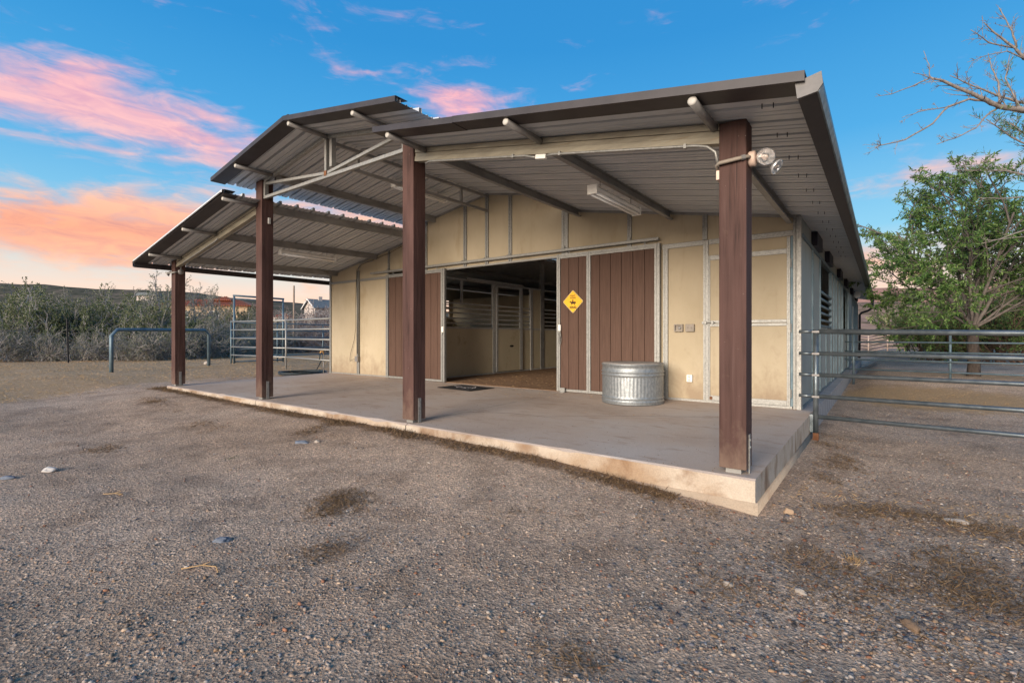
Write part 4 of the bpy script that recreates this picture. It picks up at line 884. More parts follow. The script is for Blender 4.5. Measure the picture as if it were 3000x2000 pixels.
def grow(mb, lv, lf, p, d, ln, r, lev, cfg):
    c_ = cfg[lev]; pts, de = branch(mb, p, d, ln, r, c_['segs'], c_['wob'], c_['trop'], c_['n'])
    if lev+1 < len(cfg):
        k = c_['kids']
        for i in range(k):
            f_ = c_['start']+(1-c_['start'])*(i+random.random()*.8)/k; q = min(len(pts)-2, int(f_*(len(pts)-1))); pp = pts[q].lerp(pts[q+1], f_*(len(pts)-1)-q)
            dd_ = (pts[q+1]-pts[q]).normalized(); s_ = dd_.cross(rv()).normalized(); ang = random.uniform(*c_['ang']); nd = dd_*math.cos(ang)+s_*math.sin(ang)
            grow(mb, lv, lf, pp, nd, ln*random.uniform(*c_['lr'])*(1.15-.45*f_), r*c_['rr'], lev+1, cfg)
    lc = c_.get('leaves', 0)
    for i in range(lc):
        f_ = random.uniform(c_.get('lstart', .15), 1); q = min(len(pts)-2, int(f_*(len(pts)-1))); pp = pts[q].lerp(pts[q+1], f_*(len(pts)-1)-q)
        L = c_['leaf']; dd_ = ((pts[q+1]-pts[q]).normalized()*.6+rv()*.8+Vector((0, 0, c_.get('droop', 0)))); leaf(lv, lf, pp, dd_, L[0]*random.uniform(.7, 1.25), L[1]*random.uniform(.8, 1.2))
def quads(name, lv, lf): 
    me = bpy.data.meshes.new(name); me.from_pydata(lv, [], lf); return me
# ash tree on the right
random.seed(21)
TP = Vector((13.72, 13.05, gz(13.72, 13.05))); tree = empty('ash_tree', TP); tree.scale = (.85, .85, .84); tag(tree, 'leafy green ash tree with dark trunk behind the paddock fence', 'tree')
mb = MB(); lv, lf = [], []
mb.tube([(0, 0, -.15), (0, 0, .02), (.01, .01, .4), (-.02, .02, 1.0), (0, 0, 1.55)], [.20, .165, .145, .135, .125], 14)
cfgA = [dict(segs=7, wob=.10, trop=.05, n=7, kids=9, start=.16, ang=(.45, .95), lr=(.42, .62), rr=.50),
        dict(segs=5, wob=.16, trop=.03, n=5, kids=7, start=.12, ang=(.4, 1.0), lr=(.38, .60), rr=.5, leaves=0, leaf=(.11, .028), droop=-.3),
        dict(segs=4, wob=.2, trop=.02, n=3, kids=3, start=.25, ang=(.4, 1.0), lr=(.45, .65), rr=.55, leaves=13, lstart=.3, leaf=(.125, .036), droop=-.35),
        dict(segs=3, wob=.2, trop=0, n=3, leaves=17, leaf=(.125, .036), lstart=.15, droop=-.35)]
mbl = MB()
for a, el, ln, z0, r in ((2.2, 1.20, 3.7, 1.5, .062), (3.5, 1.05, 3.6, 1.45, .055), (5.0, .95, 3.5, 1.5, .052), (.3, 1.05, 3.6, 1.5, .056), (1.3, 1.40, 4.1, 1.55, .065), (3.0, .65, 3.0, 1.45, .036), (4.3, .62, 2.9, 1.45, .036), (5.8, .62, 3.0, 1.45, .038), (1.0, .60, 2.9, 1.45, .036), (4.4, 1.35, 3.8, 1.55, .05), (6.1, .8, 3.1, 1.45, .04)):
    grow(mbl, lv, lf, Vector((0, 0, z0)), Vector((math.cos(a)*math.cos(el), math.sin(a)*math.cos(el), math.sin(el))), ln, r, 0, cfgA)
mb.build('trunk', 'bark', tree, True); mbl.build('limbs', 'bark_grey', tree, True); mk('crown', quads('crown', lv, lf), 'leaf_ash', tree)

# shrubs: a few kinds, each placed as its own plant
def shrub_mesh(seed, h, spread, stems, cfg, tw, el=(.7, 1.4)):
    random.seed(seed); mb = MB(); lv, lf = [], []
    for i in range(stems):
        a = random.uniform(0, 2*math.pi); e = random.uniform(*el); p = Vector((random.gauss(0, .12), random.gauss(0, .12), -.05))*spread
        p.z = -.05; grow(mb, lv, lf, p, Vector((math.cos(a)*math.cos(e), math.sin(a)*math.cos(e), math.sin(e))), h*random.uniform(.7, 1.05), tw, 0, cfg)
    return mb.mesh('stems'), quads('foliage', lv, lf)
cfgG = [dict(segs=5, wob=.16, trop=.04, n=4, kids=8, start=.18, ang=(.3, .9), lr=(.35, .55), rr=.5),
        dict(segs=4, wob=.2, trop=.05, n=3, kids=6, start=.15, ang=(.3, .9), lr=(.4, .6), rr=.55, leaves=7, leaf=(.085, .045)),
        dict(segs=3, wob=.22, trop=.05, n=3, leaves=22, leaf=(.075, .040))]
cfgD = [dict(segs=5, wob=.2, trop=.02, n=3, kids=8, start=.1, ang=(.3, 1.0), lr=(.4, .65), rr=.6),
        dict(segs=4, wob=.26, trop=.02, n=3, kids=5, start=.15, ang=(.3, 1.0), lr=(.45, .7), rr=.65),
        dict(segs=3, wob=.28, trop=0, n=3, leaves=5, leaf=(.065, .03))]
cfgT = [dict(segs=6, wob=.10, trop=.05, n=3, kids=7, start=.35, ang=(.25, .7), lr=(.22, .4), rr=.55),
        dict(segs=3, wob=.2, trop=.06, n=3, kids=4, start=.2, ang=(.3, .9), lr=(.4, .6), rr=.6, leaves=6, leaf=(.07, .035)),
        dict(segs=2, wob=.2, trop=0, n=3, leaves=7, leaf=(.07, .035))]
SH = {'g': [shrub_mesh(100+i, 2.9, 3.0, 13, cfgG, .035, (.45, 1.35)) for i in range(4)], 'd': [shrub_mesh(200+i, 1.7, 3.0, 15, cfgD, .018, (.25, 1.3)) for i in range(3)],
      't': [shrub_mesh(300+i, 3.6, 1.5, 9, cfgT, .024, (1.0, 1.45)) for i in range(2)], 'm': [shrub_mesh(400+i, 3.4, 2.0, 10, cfgG, .032, (.35, 1.2)) for i in range(2)]}
random.seed(5)
cnt = {}
def shrub(kind, p, sc, label, group=None, name=None, leafmat=None, stemmat='twig_grey', squash=1.0):
    i = cnt.get(kind, 0); cnt[kind] = i+1; ms, ml = SH[kind][i % len(SH[kind])]
    r = empty(name or {'g': 'creosote_bush', 'd': 'dead_brush', 't': 'slender_shrub', 'm': 'mesquite_tree'}[kind], p); r.rotation_euler.z = random.uniform(0, 6.28); r.scale = (sc*random.uniform(.92, 1.1), sc*random.uniform(.92, 1.1), sc*squash)
    for nm, me, mt_ in (('stems', ms, stemmat), ('foliage', ml, leafmat or {'g': 'leaf_creosote', 'd': 'leaf_olive', 't': 'leaf_olive', 'm': 'leaf_mesquite'}[kind])):
        if not me.polygons: continue
        if not me.materials: me.materials.append(None)
        o = bpy.data.objects.new(nm, me); COL.objects.link(o); o.parent = r; o.material_slots[0].link = 'OBJECT'; o.material_slots[0].material = MATS[mt_]
    tag(r, label, {'g': 'bush', 'd': 'bush', 't': 'shrub', 'm': 'tree'}[kind], group); return r
ORD = ['first', 'second', 'third', 'fourth', 'fifth', 'sixth', 'seventh', 'eighth', 'ninth', 'tenth', 'eleventh', 'twelfth', 'thirteenth', 'fourteenth', 'fifteenth', 'sixteenth', 'seventeenth', 'eighteenth', 'nineteenth', 'twentieth']
def ordered(items):
    return [(ORD[i], *q) for i, q in enumerate(sorted(items))]
gg = 'green bushes of the left scrub'
for row, lst in (('front', ((-90, 23.5, 1.0), (30, 24.5, 1.02), (150, 24, .98), (255, 25, 1.0), (360, 24.5, .98), (455, 25.5, .95))), ('middle', ((-20, 28, 1.12), (110, 29, 1.1), (255, 28.5, 1.1), (420, 29.5, 1.08), (520, 29, .92), (-140, 27, 1.1), (575, 30, .80))), ('back', ((60, 34, 1.2), (390, 34, 1.15)))):
    for od, u, dep, sc in ordered(lst): shrub('g', at(u, dep), sc*random.uniform(.72, 1.12), f'{od} green bush from the left in the {row} row of the left scrub', gg)
gd_ = 'dead brush in front of the left scrub'
for od, u, dep, sc in ordered(((-60, 22, .95), (20, 21.6, .9), (85, 22.4, .85), (140, 22.2, .8), (250, 22.6, .75), (300, 22.8, .78), (420, 22.6, .8), (470, 23, .85), (360, 22.2, .62), (545, 24.5, .95), (590, 25, 1.05), (640, 26, 1.1), (620, 28, 1.25), (680, 27.5, .95))):
    shrub('d', at(u, dep), sc, f'{od} grey dead bush from the left at the foot of the scrub', gd_)
for u, dep, sc, lab in ((500, 27, 1.12, 'tall slender shrub rising beside the leftmost porch post'), (425, 27.5, 1.0, 'thin upright shrub above the left scrub, second from the porch post'), (275, 28, 1.0, 'thin upright shrub poking above the middle of the left scrub'), (155, 28, .95, 'thin upright shrub poking above the left part of the scrub'), (35, 27, .95, 'thin upright shrub near the left picture edge'), (600, 32, 1.12, 'bare twiggy shrub in front of the red tile roof')):
    shrub('t', at(u, dep), sc, lab, stemmat='twig_grey', leafmat='leaf_olive')
gb = 'brush behind the corral'
for od, u, dep, sc in ordered(((700, 33, 1.15), (740, 32, 1.05), (780, 34, 1.2), (815, 32, 1.0), (850, 35, 1.15), (880, 34, 1.1), (760, 38, 1.3), (830, 39, 1.2), (905, 36, 1.15), (940, 34, 1.2), (975, 33, 1.2), (1000, 36, 1.3))):
    shrub('d', at(u, dep), sc, f'{od} brownish bush from the left behind the pipe corral', gb, leafmat='leaf_rust' if u > 870 else 'leaf_olive')
for od, u, dep, sc in ordered(((545, 42, 1.05), (590, 43, 1.1), (640, 44, 1.08), (690, 43, 1.15), (728, 44, 1.2))):
    shrub('g', at(u, dep), sc, f'{od} dull green bush from the left below the red tile roof', 'bushes below the red roof', leafmat='leaf_olive')
for od, u, dep, sc in ordered(((885, 45, 1.95), (915, 44, 2.0), (950, 43, 2.1), (985, 44, 2.1))):
    shrub('d', at(u, dep), sc, f'{od} reddish bush from the left below the grey house', 'bushes below the grey house', leafmat='leaf_rust')
for u, dep, sc, lab in ((770, 44, .95, 'round green bush in front of the red tile roof end'), (835, 48, .9, 'green bush behind the gate frame upright'), (870, 52, .85, 'green bush below the grey gabled house')):
    shrub('g', at(u, dep), sc, lab, leafmat='leaf_mesquite')
# right side greenery
gm = 'mesquites behind the paddock'
for od, u, dep, sc in ordered(((2800, 25, .70), (2840, 26, .80), (2915, 24, .9), (2985, 23, 1.0), (3060, 22, 1.1), (2880, 30, 1.0), (2960, 31, 1.1), (3130, 25, 1.2), (2790, 32, .8), (2672, 24, .72), (2710, 21, .66), (2748, 20, .66), (2778, 22, .85), (2885, 19, .78), (2938, 18, .80), (2992, 18, .88))):
    shrub('m', at(u, dep), sc, f'{od} dark green mesquite from the barn side behind the ash tree', gm, stemmat='bark_red')
gh = 'bushes on the right hillside'
# ------------------------------------------------------------------ hills, houses and far things
def polar_hill(name, mat, us, deps, hfun, label):
    vs, fs = [], []
    for i, dp in enumerate(deps):
        for u in us:
            p = CAM+FW*dp+RT*(dp*(u-1500)/FPX); vs.append((p.x, p.y, hfun(u, dp, p)))
    n = len(us)
    for i in range(len(deps)-1):
        for j in range(n-1): fs.append((i*n+j, i*n+j+1, (i+1)*n+j+1, (i+1)*n+j))
    me = bpy.data.meshes.new(name); me.from_pydata(vs, [], fs); me.shade_smooth(); return tag(mk(name, me, mat), label, kind='structure')
def nz2(p, s, o=0): return mnoise.noise((p.x*s, p.y*s, o))
def h_left(u, dp, p):
    v = float(np.interp(u, [-2600, -600, 0, 500, 700, 905, 1050, 1400], [810, 818, 833, 856, 876, 895, 905, 930])); zc_ = zpx(v, 210)
    k = smooth01(80, 210, dp); return -.6+(zc_+.6)*k*(1-.6*smooth01(210, 420, dp))+nz2(p, .05)*1.2*k+nz2(p, .3)*.5*k
polar_hill('scrub_hill', 'hill_scrub', list(range(-2600, 1500, 30)), [78, 90, 105, 120, 135, 150, 165, 180, 195, 210, 230, 270, 330, 420], h_left, 'dark scrub covered hill behind the houses')
def h_right(u, dp, p):
    k = smooth01(1700, 2350, u); e = max(0, dp-38)*.140; e = min(e, 8.0+max(0, dp-95)*.02); return (-.35+e*k)*1.0+nz2(p, .08)*.5*smooth01(40, 60, dp)+nz2(p, .4)*.14*smooth01(40, 60, dp)
polar_hill('tan_hillside', 'hill_tan', list(range(1700, 5200, 24)), [36, 39, 43, 47, 52, 57, 62, 68, 74, 80, 87, 95, 105, 120, 150], h_right, 'tan rocky hillside beyond the barn on the right')
def h_mesa(u, dp, p):
    v = float(np.interp(u, [1700, 2300, 2480, 2600, 2720, 2800, 2880, 2960, 3300, 6000], [935, 880, 850, 846, 846, 838, 822, 818, 822, 850])); zc_ = zpx(v, 640)
    k = smooth01(300, 640, dp)**1.0; return -2+(zc_+2)*k+nz2(p, .012)*5*k+nz2(p, .05)*2.0*k
polar_hill('distant_mesa', 'mesa_rock', list(range(1700, 6000, 24)), [290, 340, 390, 440, 480, 520, 560, 590, 615, 630, 640, 680, 760], h_mesa, 'reddish distant mesa on the right horizon')
random.seed(31)
def hill_p(u, dp):
    p = CAM+FW*dp+RT*(dp*(u-1500)/FPX); p.z = h_right(u, dp, p)-.05; return p
for band, n_, d0, d1, s0, s1 in (('skyline', 17, 86, 110, .55, 1.05), ('slope', 11, 44, 76, .22, .42)):
    lst = []
    for k in range(n_):
        u = random.uniform(2470, 3080); dp = random.uniform(d0, d1)
        if dp < 60 and u < 2640: dp = random.uniform(44, 50)
        lst.append((u, dp, random.uniform(s0, s1)))
    for od, u, dp, sc in ordered(lst):
        shrub('g', hill_p(u, dp), sc, f'{od} desert bush from the barn side on the hillside {band}', gh, leafmat=random.choice(['leaf_mesquite', 'leaf_olive', 'leaf_creosote']), squash=.8)
def cholla(p, h, label, seed):
    random.seed(seed); mb = MB(); r = empty('cholla_cactus', p)
    c = [dict(segs=3, wob=.12, trop=.1, n=6, kids=6, start=.35, ang=(.5, 1.1), lr=(.35, .5), rr=.8), dict(segs=2, wob=.15, trop=.12, n=5, kids=4, start=.4, ang=(.5, 1.1), lr=(.5, .7), rr=.8), dict(segs=2, wob=.1, trop=.1, n=5)]
    grow(mb, [], [], Vector((0, 0, -.05)), Vector((.08, 0, 1)), h*.62, h*.055, 0, c); grow(mb, [], [], Vector((0, 0, h*.2)), Vector((.5, .2, .8)), h*.45, h*.05, 0, c); grow(mb, [], [], Vector((0, 0, h*.2)), Vector((-.6, .1, .7)), h*.45, h*.05, 0, c)
    mb.build('arms', 'leaf_cholla', r); tag(r, label, 'cactus')
cholla(hill_p(2551, 58), 1.3, 'pale low cholla cactus on the tan slope by the downspout', 1); cholla(hill_p(2597, 57), 1.9, 'taller branching cholla cactus on the tan slope', 2)
# rusty round pen panels
RP = empty('rusty_pen'); tag(RP, 'rusty brown pipe pen panels far beyond the paddock', 'pipe pen')
pps = [(2440, 37.5), (2500, 36), (2544, 35), (2600, 34.4), (2650, 34), (2693, 34), (2694, 38), (2680, 43), (2630, 48), (2560, 51), (2500, 52)]
pps = [at(u, d) for u, d in pps]
for i, p in enumerate(pps): pipe(p-Vector((0, 0, .2)), (p.x, p.y, p.z+1.35), .045, 'rust_pipe', RP, 'post', 6)
for p, q in zip(pps[:-1], pps[1:]):
    for z in (.22, .46, .68, .9, 1.1, 1.30): pipe((p.x, p.y, p.z+z), (q.x, q.y, q.z+z), .026, 'rust_pipe', RP, 'rail', 6)
# red tile house
hu = at(640, 62, 0); RH = empty('tile_roof_house', hu); RH.rotation_euler.z = YAW+math.radians(8); tag(RH, 'house with red clay tile roof behind the left scrub', 'house')
def hip(name, x0, x1, y0, y1, ze, zr, inset, par, mat, ribs=0):
    ym = (y0+y1)/2; mb = MB().add([(x0, y0, ze), (x1, y0, ze), (x1, y1, ze), (x0, y1, ze), (x0+inset, ym, zr), (x1-inset, ym, zr)], [(0, 1, 5, 4), (1, 2, 5), (2, 3, 4, 5), (3, 0, 4), (3, 2, 1, 0)])
    o = mb.build(name, mat, par)
    if ribs:
        rb = MB()
        for k in range(ribs):
            x = x0+(x1-x0)*(k+.5)/ribs; f_ = min(1, (x-x0)/inset, (x1-x)/inset); rb.tube([(x, y0-.02, ze+.02), (x, y0+(ym-y0)*f_, ze+.03+(zr-ze)*f_)], .055, 5)
        rb.build('tile_rows', mat, o)
    return o
B(-6, 4.3, -2.4, 6, -1, 4.75).build('wall', 'house_stucco', RH); hip('roof', -6.6, 4.9, -3.0, 6.6, 4.72, 5.75, 3.2, RH, 'house_roof_tile', 40); hip('upper_roof', -.9, 1.7, -.5, 3.0, 5.5, 6.12, 1.25, RH, 'house_roof_tile', 12)
for x in (-3.0, .5): 
    o = B(x-.6, x+.6, -2.45, -2.41, 2.9, 4.1).build('window', 'house_white', RH); B(x-.5, x+.5, -2.47, -2.452, 3.0, 4.0).build('pane', 'house_glass', o)
B(-9.5, -6.05, 0, 5, -1, 4.3).build('wall', 'house_stucco', RH); hip('roof', -10, -5.0, -.6, 5.6, 4.28, 5.1, 2.0, RH, 'house_roof_tile', 16)
SHd = empty('tile_shed', at(827, 56, 0)); tag(SHd, 'low red tiled roof seen behind the gate frame', 'house'); SHd.rotation_euler.z = YAW
B(-1.0, 1.0, -.8, 1.6, -1, 3.2).build('wall', 'house_siding', SHd); hip('roof', -1.2, 1.2, -1, 1.8, 3.2, 3.55, .9, SHd, 'house_roof_tile', 9)
# grey gabled house
gh0 = at(907, 78, 0); GH = empty('gabled_house', gh0); GH.rotation_euler.z = YAW-math.radians(46); tag(GH, 'grey gabled house with slate roof left of the barn corner', 'house')
MB().prism([(-2.1, -1), (2.1, -1), (2.1, 5.55), (0, 6.80), (-2.1, 5.55)], 'Y', -.0, 11).build('wall', 'house_siding', GH)
for s in (-1, 1): MB().prism([(0, 6.86), (s*2.5, 5.37), (s*2.5, 5.45), (0, 6.94)], 'Y', -.35, 11.3).build('roof_slope', 'house_slate', GH)
for s in (-1, 1): MB().prism([(0, 6.78), (s*2.5, 5.29), (s*2.5, 5.46), (0, 6.96)], 'Y', -.42, -.352).build('barge_board', 'house_white', GH)
B(-.1, .45, 1.3, 1.85, 6.2, 7.35).build('chimney', 'house_siding', GH)
o = MB().prism([(4.2, 5.5), (6.0, 5.5), (6.0, 6.1), (5.1, 6.7), (4.2, 6.1)], 'X', .8, 2.5).build('dormer', 'house_white', GH); B(2.49, 2.53, 4.7, 5.5, 5.55, 6.1).build('dormer_window', 'house_glass', o)
MB().prism([(4.0, 6.05), (5.1, 6.78), (6.2, 6.05), (6.2, 6.13), (5.1, 6.86), (4.0, 6.13)], 'X', .3, 2.7).build('dormer_roof', 'house_slate', GH)
# small far house with blue roof on the hill
FHp = at(424, 120, 0); FH = empty('hill_house', FHp); FH.rotation_euler.z = YAW; tag(FH, 'tiny distant house with blue grey roof above the left scrub', 'house')
zz = zpx(866, 120); B(-2, 2, 0, 4, zz-1.2, zz).build('wall', 'house_siding', FH); MB().prism([(-2.3, zz), (2.3, zz), (1.7, zz+.75), (-1.7, zz+.75)], 'Y', -.4, 4.4).build('roof', 'house_slate', FH)

# ------------------------------------------------------------------ bare branched tree reaching in from the right
random.seed(77)
BT = empty('bare_branch_tree', at(3420, 9.3)); btb = BT.location.copy(); tag(BT, 'mostly bare tree reaching in from the upper right corner', 'tree')
mbt = MB(); lv, lf = [], []
def px3(u, v, d): 
    p = CAM+FW*d+RT*(d*(u-1500)/FPX); p.z = zpx(v, d); return p-btb
J = at(3400, 9.3, 3.3)-btb; 
mbt.tube([(0, 0, -.2), (.03, 0, .8), (-.02, .02, 2.0), J], [.19, .15, .13, .11], 12)
def limb(path, r0, r1, d0, d1, twigs, tl=.35, leafs=0, first=None):
    pts = [px3(u, v, d0+(d1-d0)*i/(len(path)-1)) for i, (u, v) in enumerate(path)]
    if first is not None: pts = [first]+pts
    fine = []
    for i in range(len(pts)-1):
        for k in range(3):
            q = pts[i].lerp(pts[i+1], k/3); fine.append(q+rv()*.008*(k > 0))
    fine.append(pts[-1]); n = len(fine); mbt.tube(fine, [1.3*(r0+(r1-r0)*i/(n-1)) for i in range(n)], 6)
    for k in range(int(twigs*1.7)):
        i = random.randrange(max(1, n//6), n-1); q = fine[i]; dd_ = (fine[i+1]-fine[i-1]).normalized(); s_ = dd_.cross(rv()).normalized(); ang = random.uniform(.5, 1.0)
        tp, de = branch(mbt, q, dd_*math.cos(ang)+s_*math.sin(ang)+Vector((0, 0, .15)), tl*random.uniform(.35, 1.2), max(.005, (r0+(r1-r0)*i/n)*.35), 4, .16, .06, 4, .5)
        for h in range(random.randrange(3, 7)):
            j = random.randrange(1, len(tp)); t2, _ = branch(mbt, tp[j], (de+rv()*.9), tl*random.uniform(.1, .4), .0042, 3, .2, .05, 3, .6)
            for z in range(leafs): leaf(lv, lf, t2[random.randrange(1, len(t2))], de+rv()*.9, random.uniform(.07, .13), .014)
        for z in range(leafs): leaf(lv, lf, tp[random.randrange(1, len(tp))], de+rv()*.9, random.uniform(.07, .13), .014)
limb([(3180, 350), (3060, 335), (3000, 323), (2928, 312), (2897, 298), (2851, 275), (2767, 239), (2725, 228)], .060, .012, 9.2, 8.6, 17, .42, 0, J)
limb([(2725, 228), (2675, 252), (2612, 276), (2564, 283)], .009, .003, 8.6, 8.4, 3, .12); limb([(2725, 228), (2722, 190), (2706, 149)], .007, .003, 8.6, 8.6, 2, .12); limb([(2725, 228), (2690, 216), (2675, 212)], .006, .003, 8.6, 8.5, 1, .1)
limb([(2897, 298), (2840, 290), (2775, 314), (2733, 362), (2652, 409), (2590, 424), (2564, 432)], .017, .005, 8.9, 8.3, 8, .20); limb([(2775, 314), (2691, 328), (2643, 345)], .007, .003, 8.7, 8.5, 3, .15)
limb([(2928, 312), (2890, 339), (2859, 375), (2798, 405), (2744, 423)], .014, .004, 9.0, 8.6, 7, .22); limb([(3120, 300), (3000, 302), (2928, 283), (2851, 252), (2783, 222)], .028, .005, 9.3, 9.0, 10, .32, 0, J)
limb([(3160, 230), (3060, 190), (3000, 172), (2974, 141), (2913, 96), (2882, 65)], .040, .005, 9.6, 9.2, 9, .32, 0, J); limb([(2978, 140), (2965, 90), (2955, 76), (2928, 23)], .014, .005, 9.4, 9.4, 7, .25); limb([(2974, 141), (2897, 126), (2844, 88)], .012, .004, 9.4, 9.1, 6, .28)
limb([(3000, 172), (2950, 150), (2900, 160), (2833, 183)], .010, .003, 9.4, 9.1, 5, .2); limb([(2928, 312), (2925, 240), (2905, 200), (2895, 156)], .014, .004, 9.1, 9.2, 8, .25); limb([(2990, 320), (2945, 230), (2958, 160)], .013, .004, 9.1, 9.3, 8, .25, 1)
limb([(3150, 520), (3040, 440), (2960, 400), (2890, 350)], .022, .006, 9.4, 9.0, 16, .34, 2, J); limb([(3120, 560), (3030, 520), (2950, 500), (2870, 500), (2785, 499)], .018, .004, 9.5, 9.1, 14, .30, 2, J); limb([(3080, 460), (3010, 400), (2960, 360)], .014, .005, 9.3, 9.1, 14, .30, 2)
limb([(3130, 580), (3000, 577), (2930, 582), (2866, 579)], .016, .004, 9.6, 9.3, 6, .22, 1, J); limb([(3130, 650), (3000, 675), (2930, 700), (2875, 713)], .014, .004, 9.7, 9.4, 5, .22, 0, J); limb([(3120, 670), (3000, 693), (2893, 705)], .010, .004, 9.7, 9.4, 4, .18, 0, J)
mbt.build('trunk', 'bark_pale', BT, True); mk('crown', quads('crown', lv, lf), 'leaf_ash', BT)

# ------------------------------------------------------------------ stones, gravel, straw
def rock(x, y, sx, sy_, sz_, mat, label, seed, rz=0):
    bm = bmesh.new(); bmesh.ops.create_icosphere(bm, subdivisions=3, radius=1)
    for v_ in bm.verts:
        n_ = mnoise.noise((v_.co.x*1.1+seed, v_.co.y*1.1, v_.co.z*1.1)); n3 = mnoise.noise((v_.co.x*3+seed, v_.co.y*3, v_.co.z*3)); v_.co *= 1+.38*n_+.12*n3
    me = bpy.data.meshes.new('rock'); bm.to_mesh(me); bm.free()
    o = mk('rock', me, mat, None, 0, (x, y, gz(x, y)+sz_*.35)); o.scale = (sx, sy_, sz_); o.rotation_euler.z = rz; tag(o, label, 'stone')
rock(5.9, -2.95, .060, .040, .030, 'rock_white', 'pale white stone lying alone in the left gravel', 1, .5); rock(5.93, -3.22, .06, .025, .02, 'rock_blue', 'flat bluish stone at the left picture edge', 2, .9)
rock(6.80, -1.06, .075, .040, .022, 'rock_blue', 'flat blue grey stone in the yard left of the third post', 3, .6); rock(6.92, -.95, .030, .022, .02, 'rock_pale', 'small pale stone beside the flat blue grey stone', 4)
rock(8.66, -2.65, .045, .030, .018, 'rock_blue', 'flat dark blue stone in the middle of the foreground', 5, .7); rock(11.25, -1.30, .026, .018, .014, 'rock_pale', 'whitish stone below the slab corner', 6, .3)
rock(11.55, -1.14, .036, .018, .014, 'rock_pale', 'long pale stone in the gravel right of the slab corner', 7, -.4); rock(11.98, -1.19, .048, .022, .022, 'rock_brown', 'oblong brown stone in the right foreground', 8, -.9); rock(11.33, .12, .034, .026, .028, 'rock_tan', 'tan stone close to the slab side', 9)
rock(-9.6, 4.4, .16, .10, .09, 'rock_pale', 'pale rock by the foot of the gate frame', 10); rock(12.3, .72, .07, .04, .022, 'rock_pale', 'flat pale chunk in the straw below the fence', 11)

t_ = (1+5**.5)/2
ICO = np.array([(-1, t_, 0), (1, t_, 0), (-1, -t_, 0), (1, -t_, 0), (0, -1, t_), (0, 1, t_), (0, -1, -t_), (0, 1, -t_), (t_, 0, -1), (t_, 0, 1), (-t_, 0, -1), (-t_, 0, 1)])/math.hypot(1, t_)
ICF = np.array([(0, 11, 5), (0, 5, 1), (0, 1, 7), (0, 7, 10), (0, 10, 11), (1, 5, 9), (5, 11, 4), (11, 10, 2), (10, 7, 6), (7, 1, 8), (3, 9, 4), (3, 4, 2), (3, 2, 6), (3, 6, 8), (3, 8, 9), (4, 9, 5), (2, 4, 11), (6, 2, 10), (8, 6, 7), (9, 8, 1)])
PAL = 1.25*np.array([(.20, .165, .14), (.27, .22, .18), (.11, .105, .115), (.15, .15, .16), (.34, .25, .175), (.26, .165, .10), (.36, .28, .21), (.24, .115, .07), (.36, .31, .26), (.095, .085, .08), (.30, .235, .19), (.29, .205, .145), (.26, .205, .165), (.22, .175, .14)])
def make_gravel(name, N, umin, umax, dmin, dmax, smin, smax, pw, label, dens=None, flat=.55, dark=1.0):
    out = []
    while len(out) < N:
        u = random.uniform(umin, umax); dep = dmin*(dmax/dmin)**(random.random()**pw); p = CAM+FW*dep+RT*(dep*(u-1500)/FPX); x, y = p.x, p.y
        if -.25 < x < 11.2 and -.09 < y < 22: continue
        if dens and random.random() > dens(x, y, u, dep): continue
        out.append((x, y))
    P = np.array(out); Z = np.array([gz(a, b2) for a, b2 in out]); n = len(P)
    s = smin*(smax/smin)**(RNG.random(n)**2.6)
    sc = s[:, None]*np.stack([RNG.uniform(.8, 1.5, n), RNG.uniform(.7, 1.1, n), RNG.uniform(.4, .8, n)*flat/.55], 1)
    V = ICO[None]*(1+RNG.uniform(-.34, .30, (n, 12, 1)))*sc[:, None, :]
    a = RNG.uniform(0, 2*np.pi, n); ca, sa = np.cos(a)[:, None], np.sin(a)[:, None]
    X = V[:, :, 0]*ca-V[:, :, 1]*sa+P[:, 0:1]; Y = V[:, :, 0]*sa+V[:, :, 1]*ca+P[:, 1:2]; Zz = V[:, :, 2]+(Z+s*.18)[:, None]
    verts = np.stack([X, Y, Zz], 2).reshape(-1, 3); faces = (ICF[None]+12*np.arange(n)[:, None, None]).reshape(-1, 3)
    me = bpy.data.meshes.new(name); me.vertices.add(len(verts)); me.vertices.foreach_set('co', verts.astype(np.float32).ravel())
    me.loops.add(faces.size); me.loops.foreach_set('vertex_index', faces.astype(np.int32).ravel()); me.polygons.add(len(faces)); me.polygons.foreach_set('loop_start', np.arange(0, faces.size, 3, dtype=np.int32)); me.polygons.foreach_set('loop_total', np.full(len(faces), 3, dtype=np.int32))
    me.update(calc_edges=True)
    ca_ = me.attributes.new('tint', 'FLOAT_COLOR', 'POINT'); colr = PAL[RNG.integers(0, len(PAL), n)]*RNG.uniform(.7, 1.15, (n, 1))*dark; cc = np.ones((n, 12, 4), np.float32); cc[:, :, :3] = colr[:, None, :]
    ca_.data.foreach_set('color', cc.ravel()); o = mk(name, me, 'stone_mix'); tag(o, label, kind='stuff'); return o
def dcoarse(x, y, u, dep):
    n_ = mnoise.noise((x*.9, y*.9, 4))*.5+.5; r_ = smooth01(8.5, 11.5, x)*.75+.25; return min(1, r_*(.25+1.1*n_))
make_gravel('coarse_gravel', 24000, -150, 3150, 1.7, 9, .0025, .0115, .85, 'loose pebbles scattered over the gravel yard', dcoarse)
make_gravel('corner_gravel', 9000, 1850, 3150, 2.0, 7.5, .003, .0135, 1.0, 'coarse rusty pebbles gathered right of the slab corner', lambda x, y, u, dep: (bump2(x, y, 11.8, -.6, 1.5, 1.1)+.5*bump2(x, y, 11.6, 1.4, .8, 1.6))*(.3+1.2*(mnoise.noise((x*1.3, y*1.3, 7))*.5+.5)), dark=.62)
make_gravel('fine_gravel', 36000, -150, 3150, 1.7, 7, .0022, .0065, .8, 'fine grit covering the gravel yard')

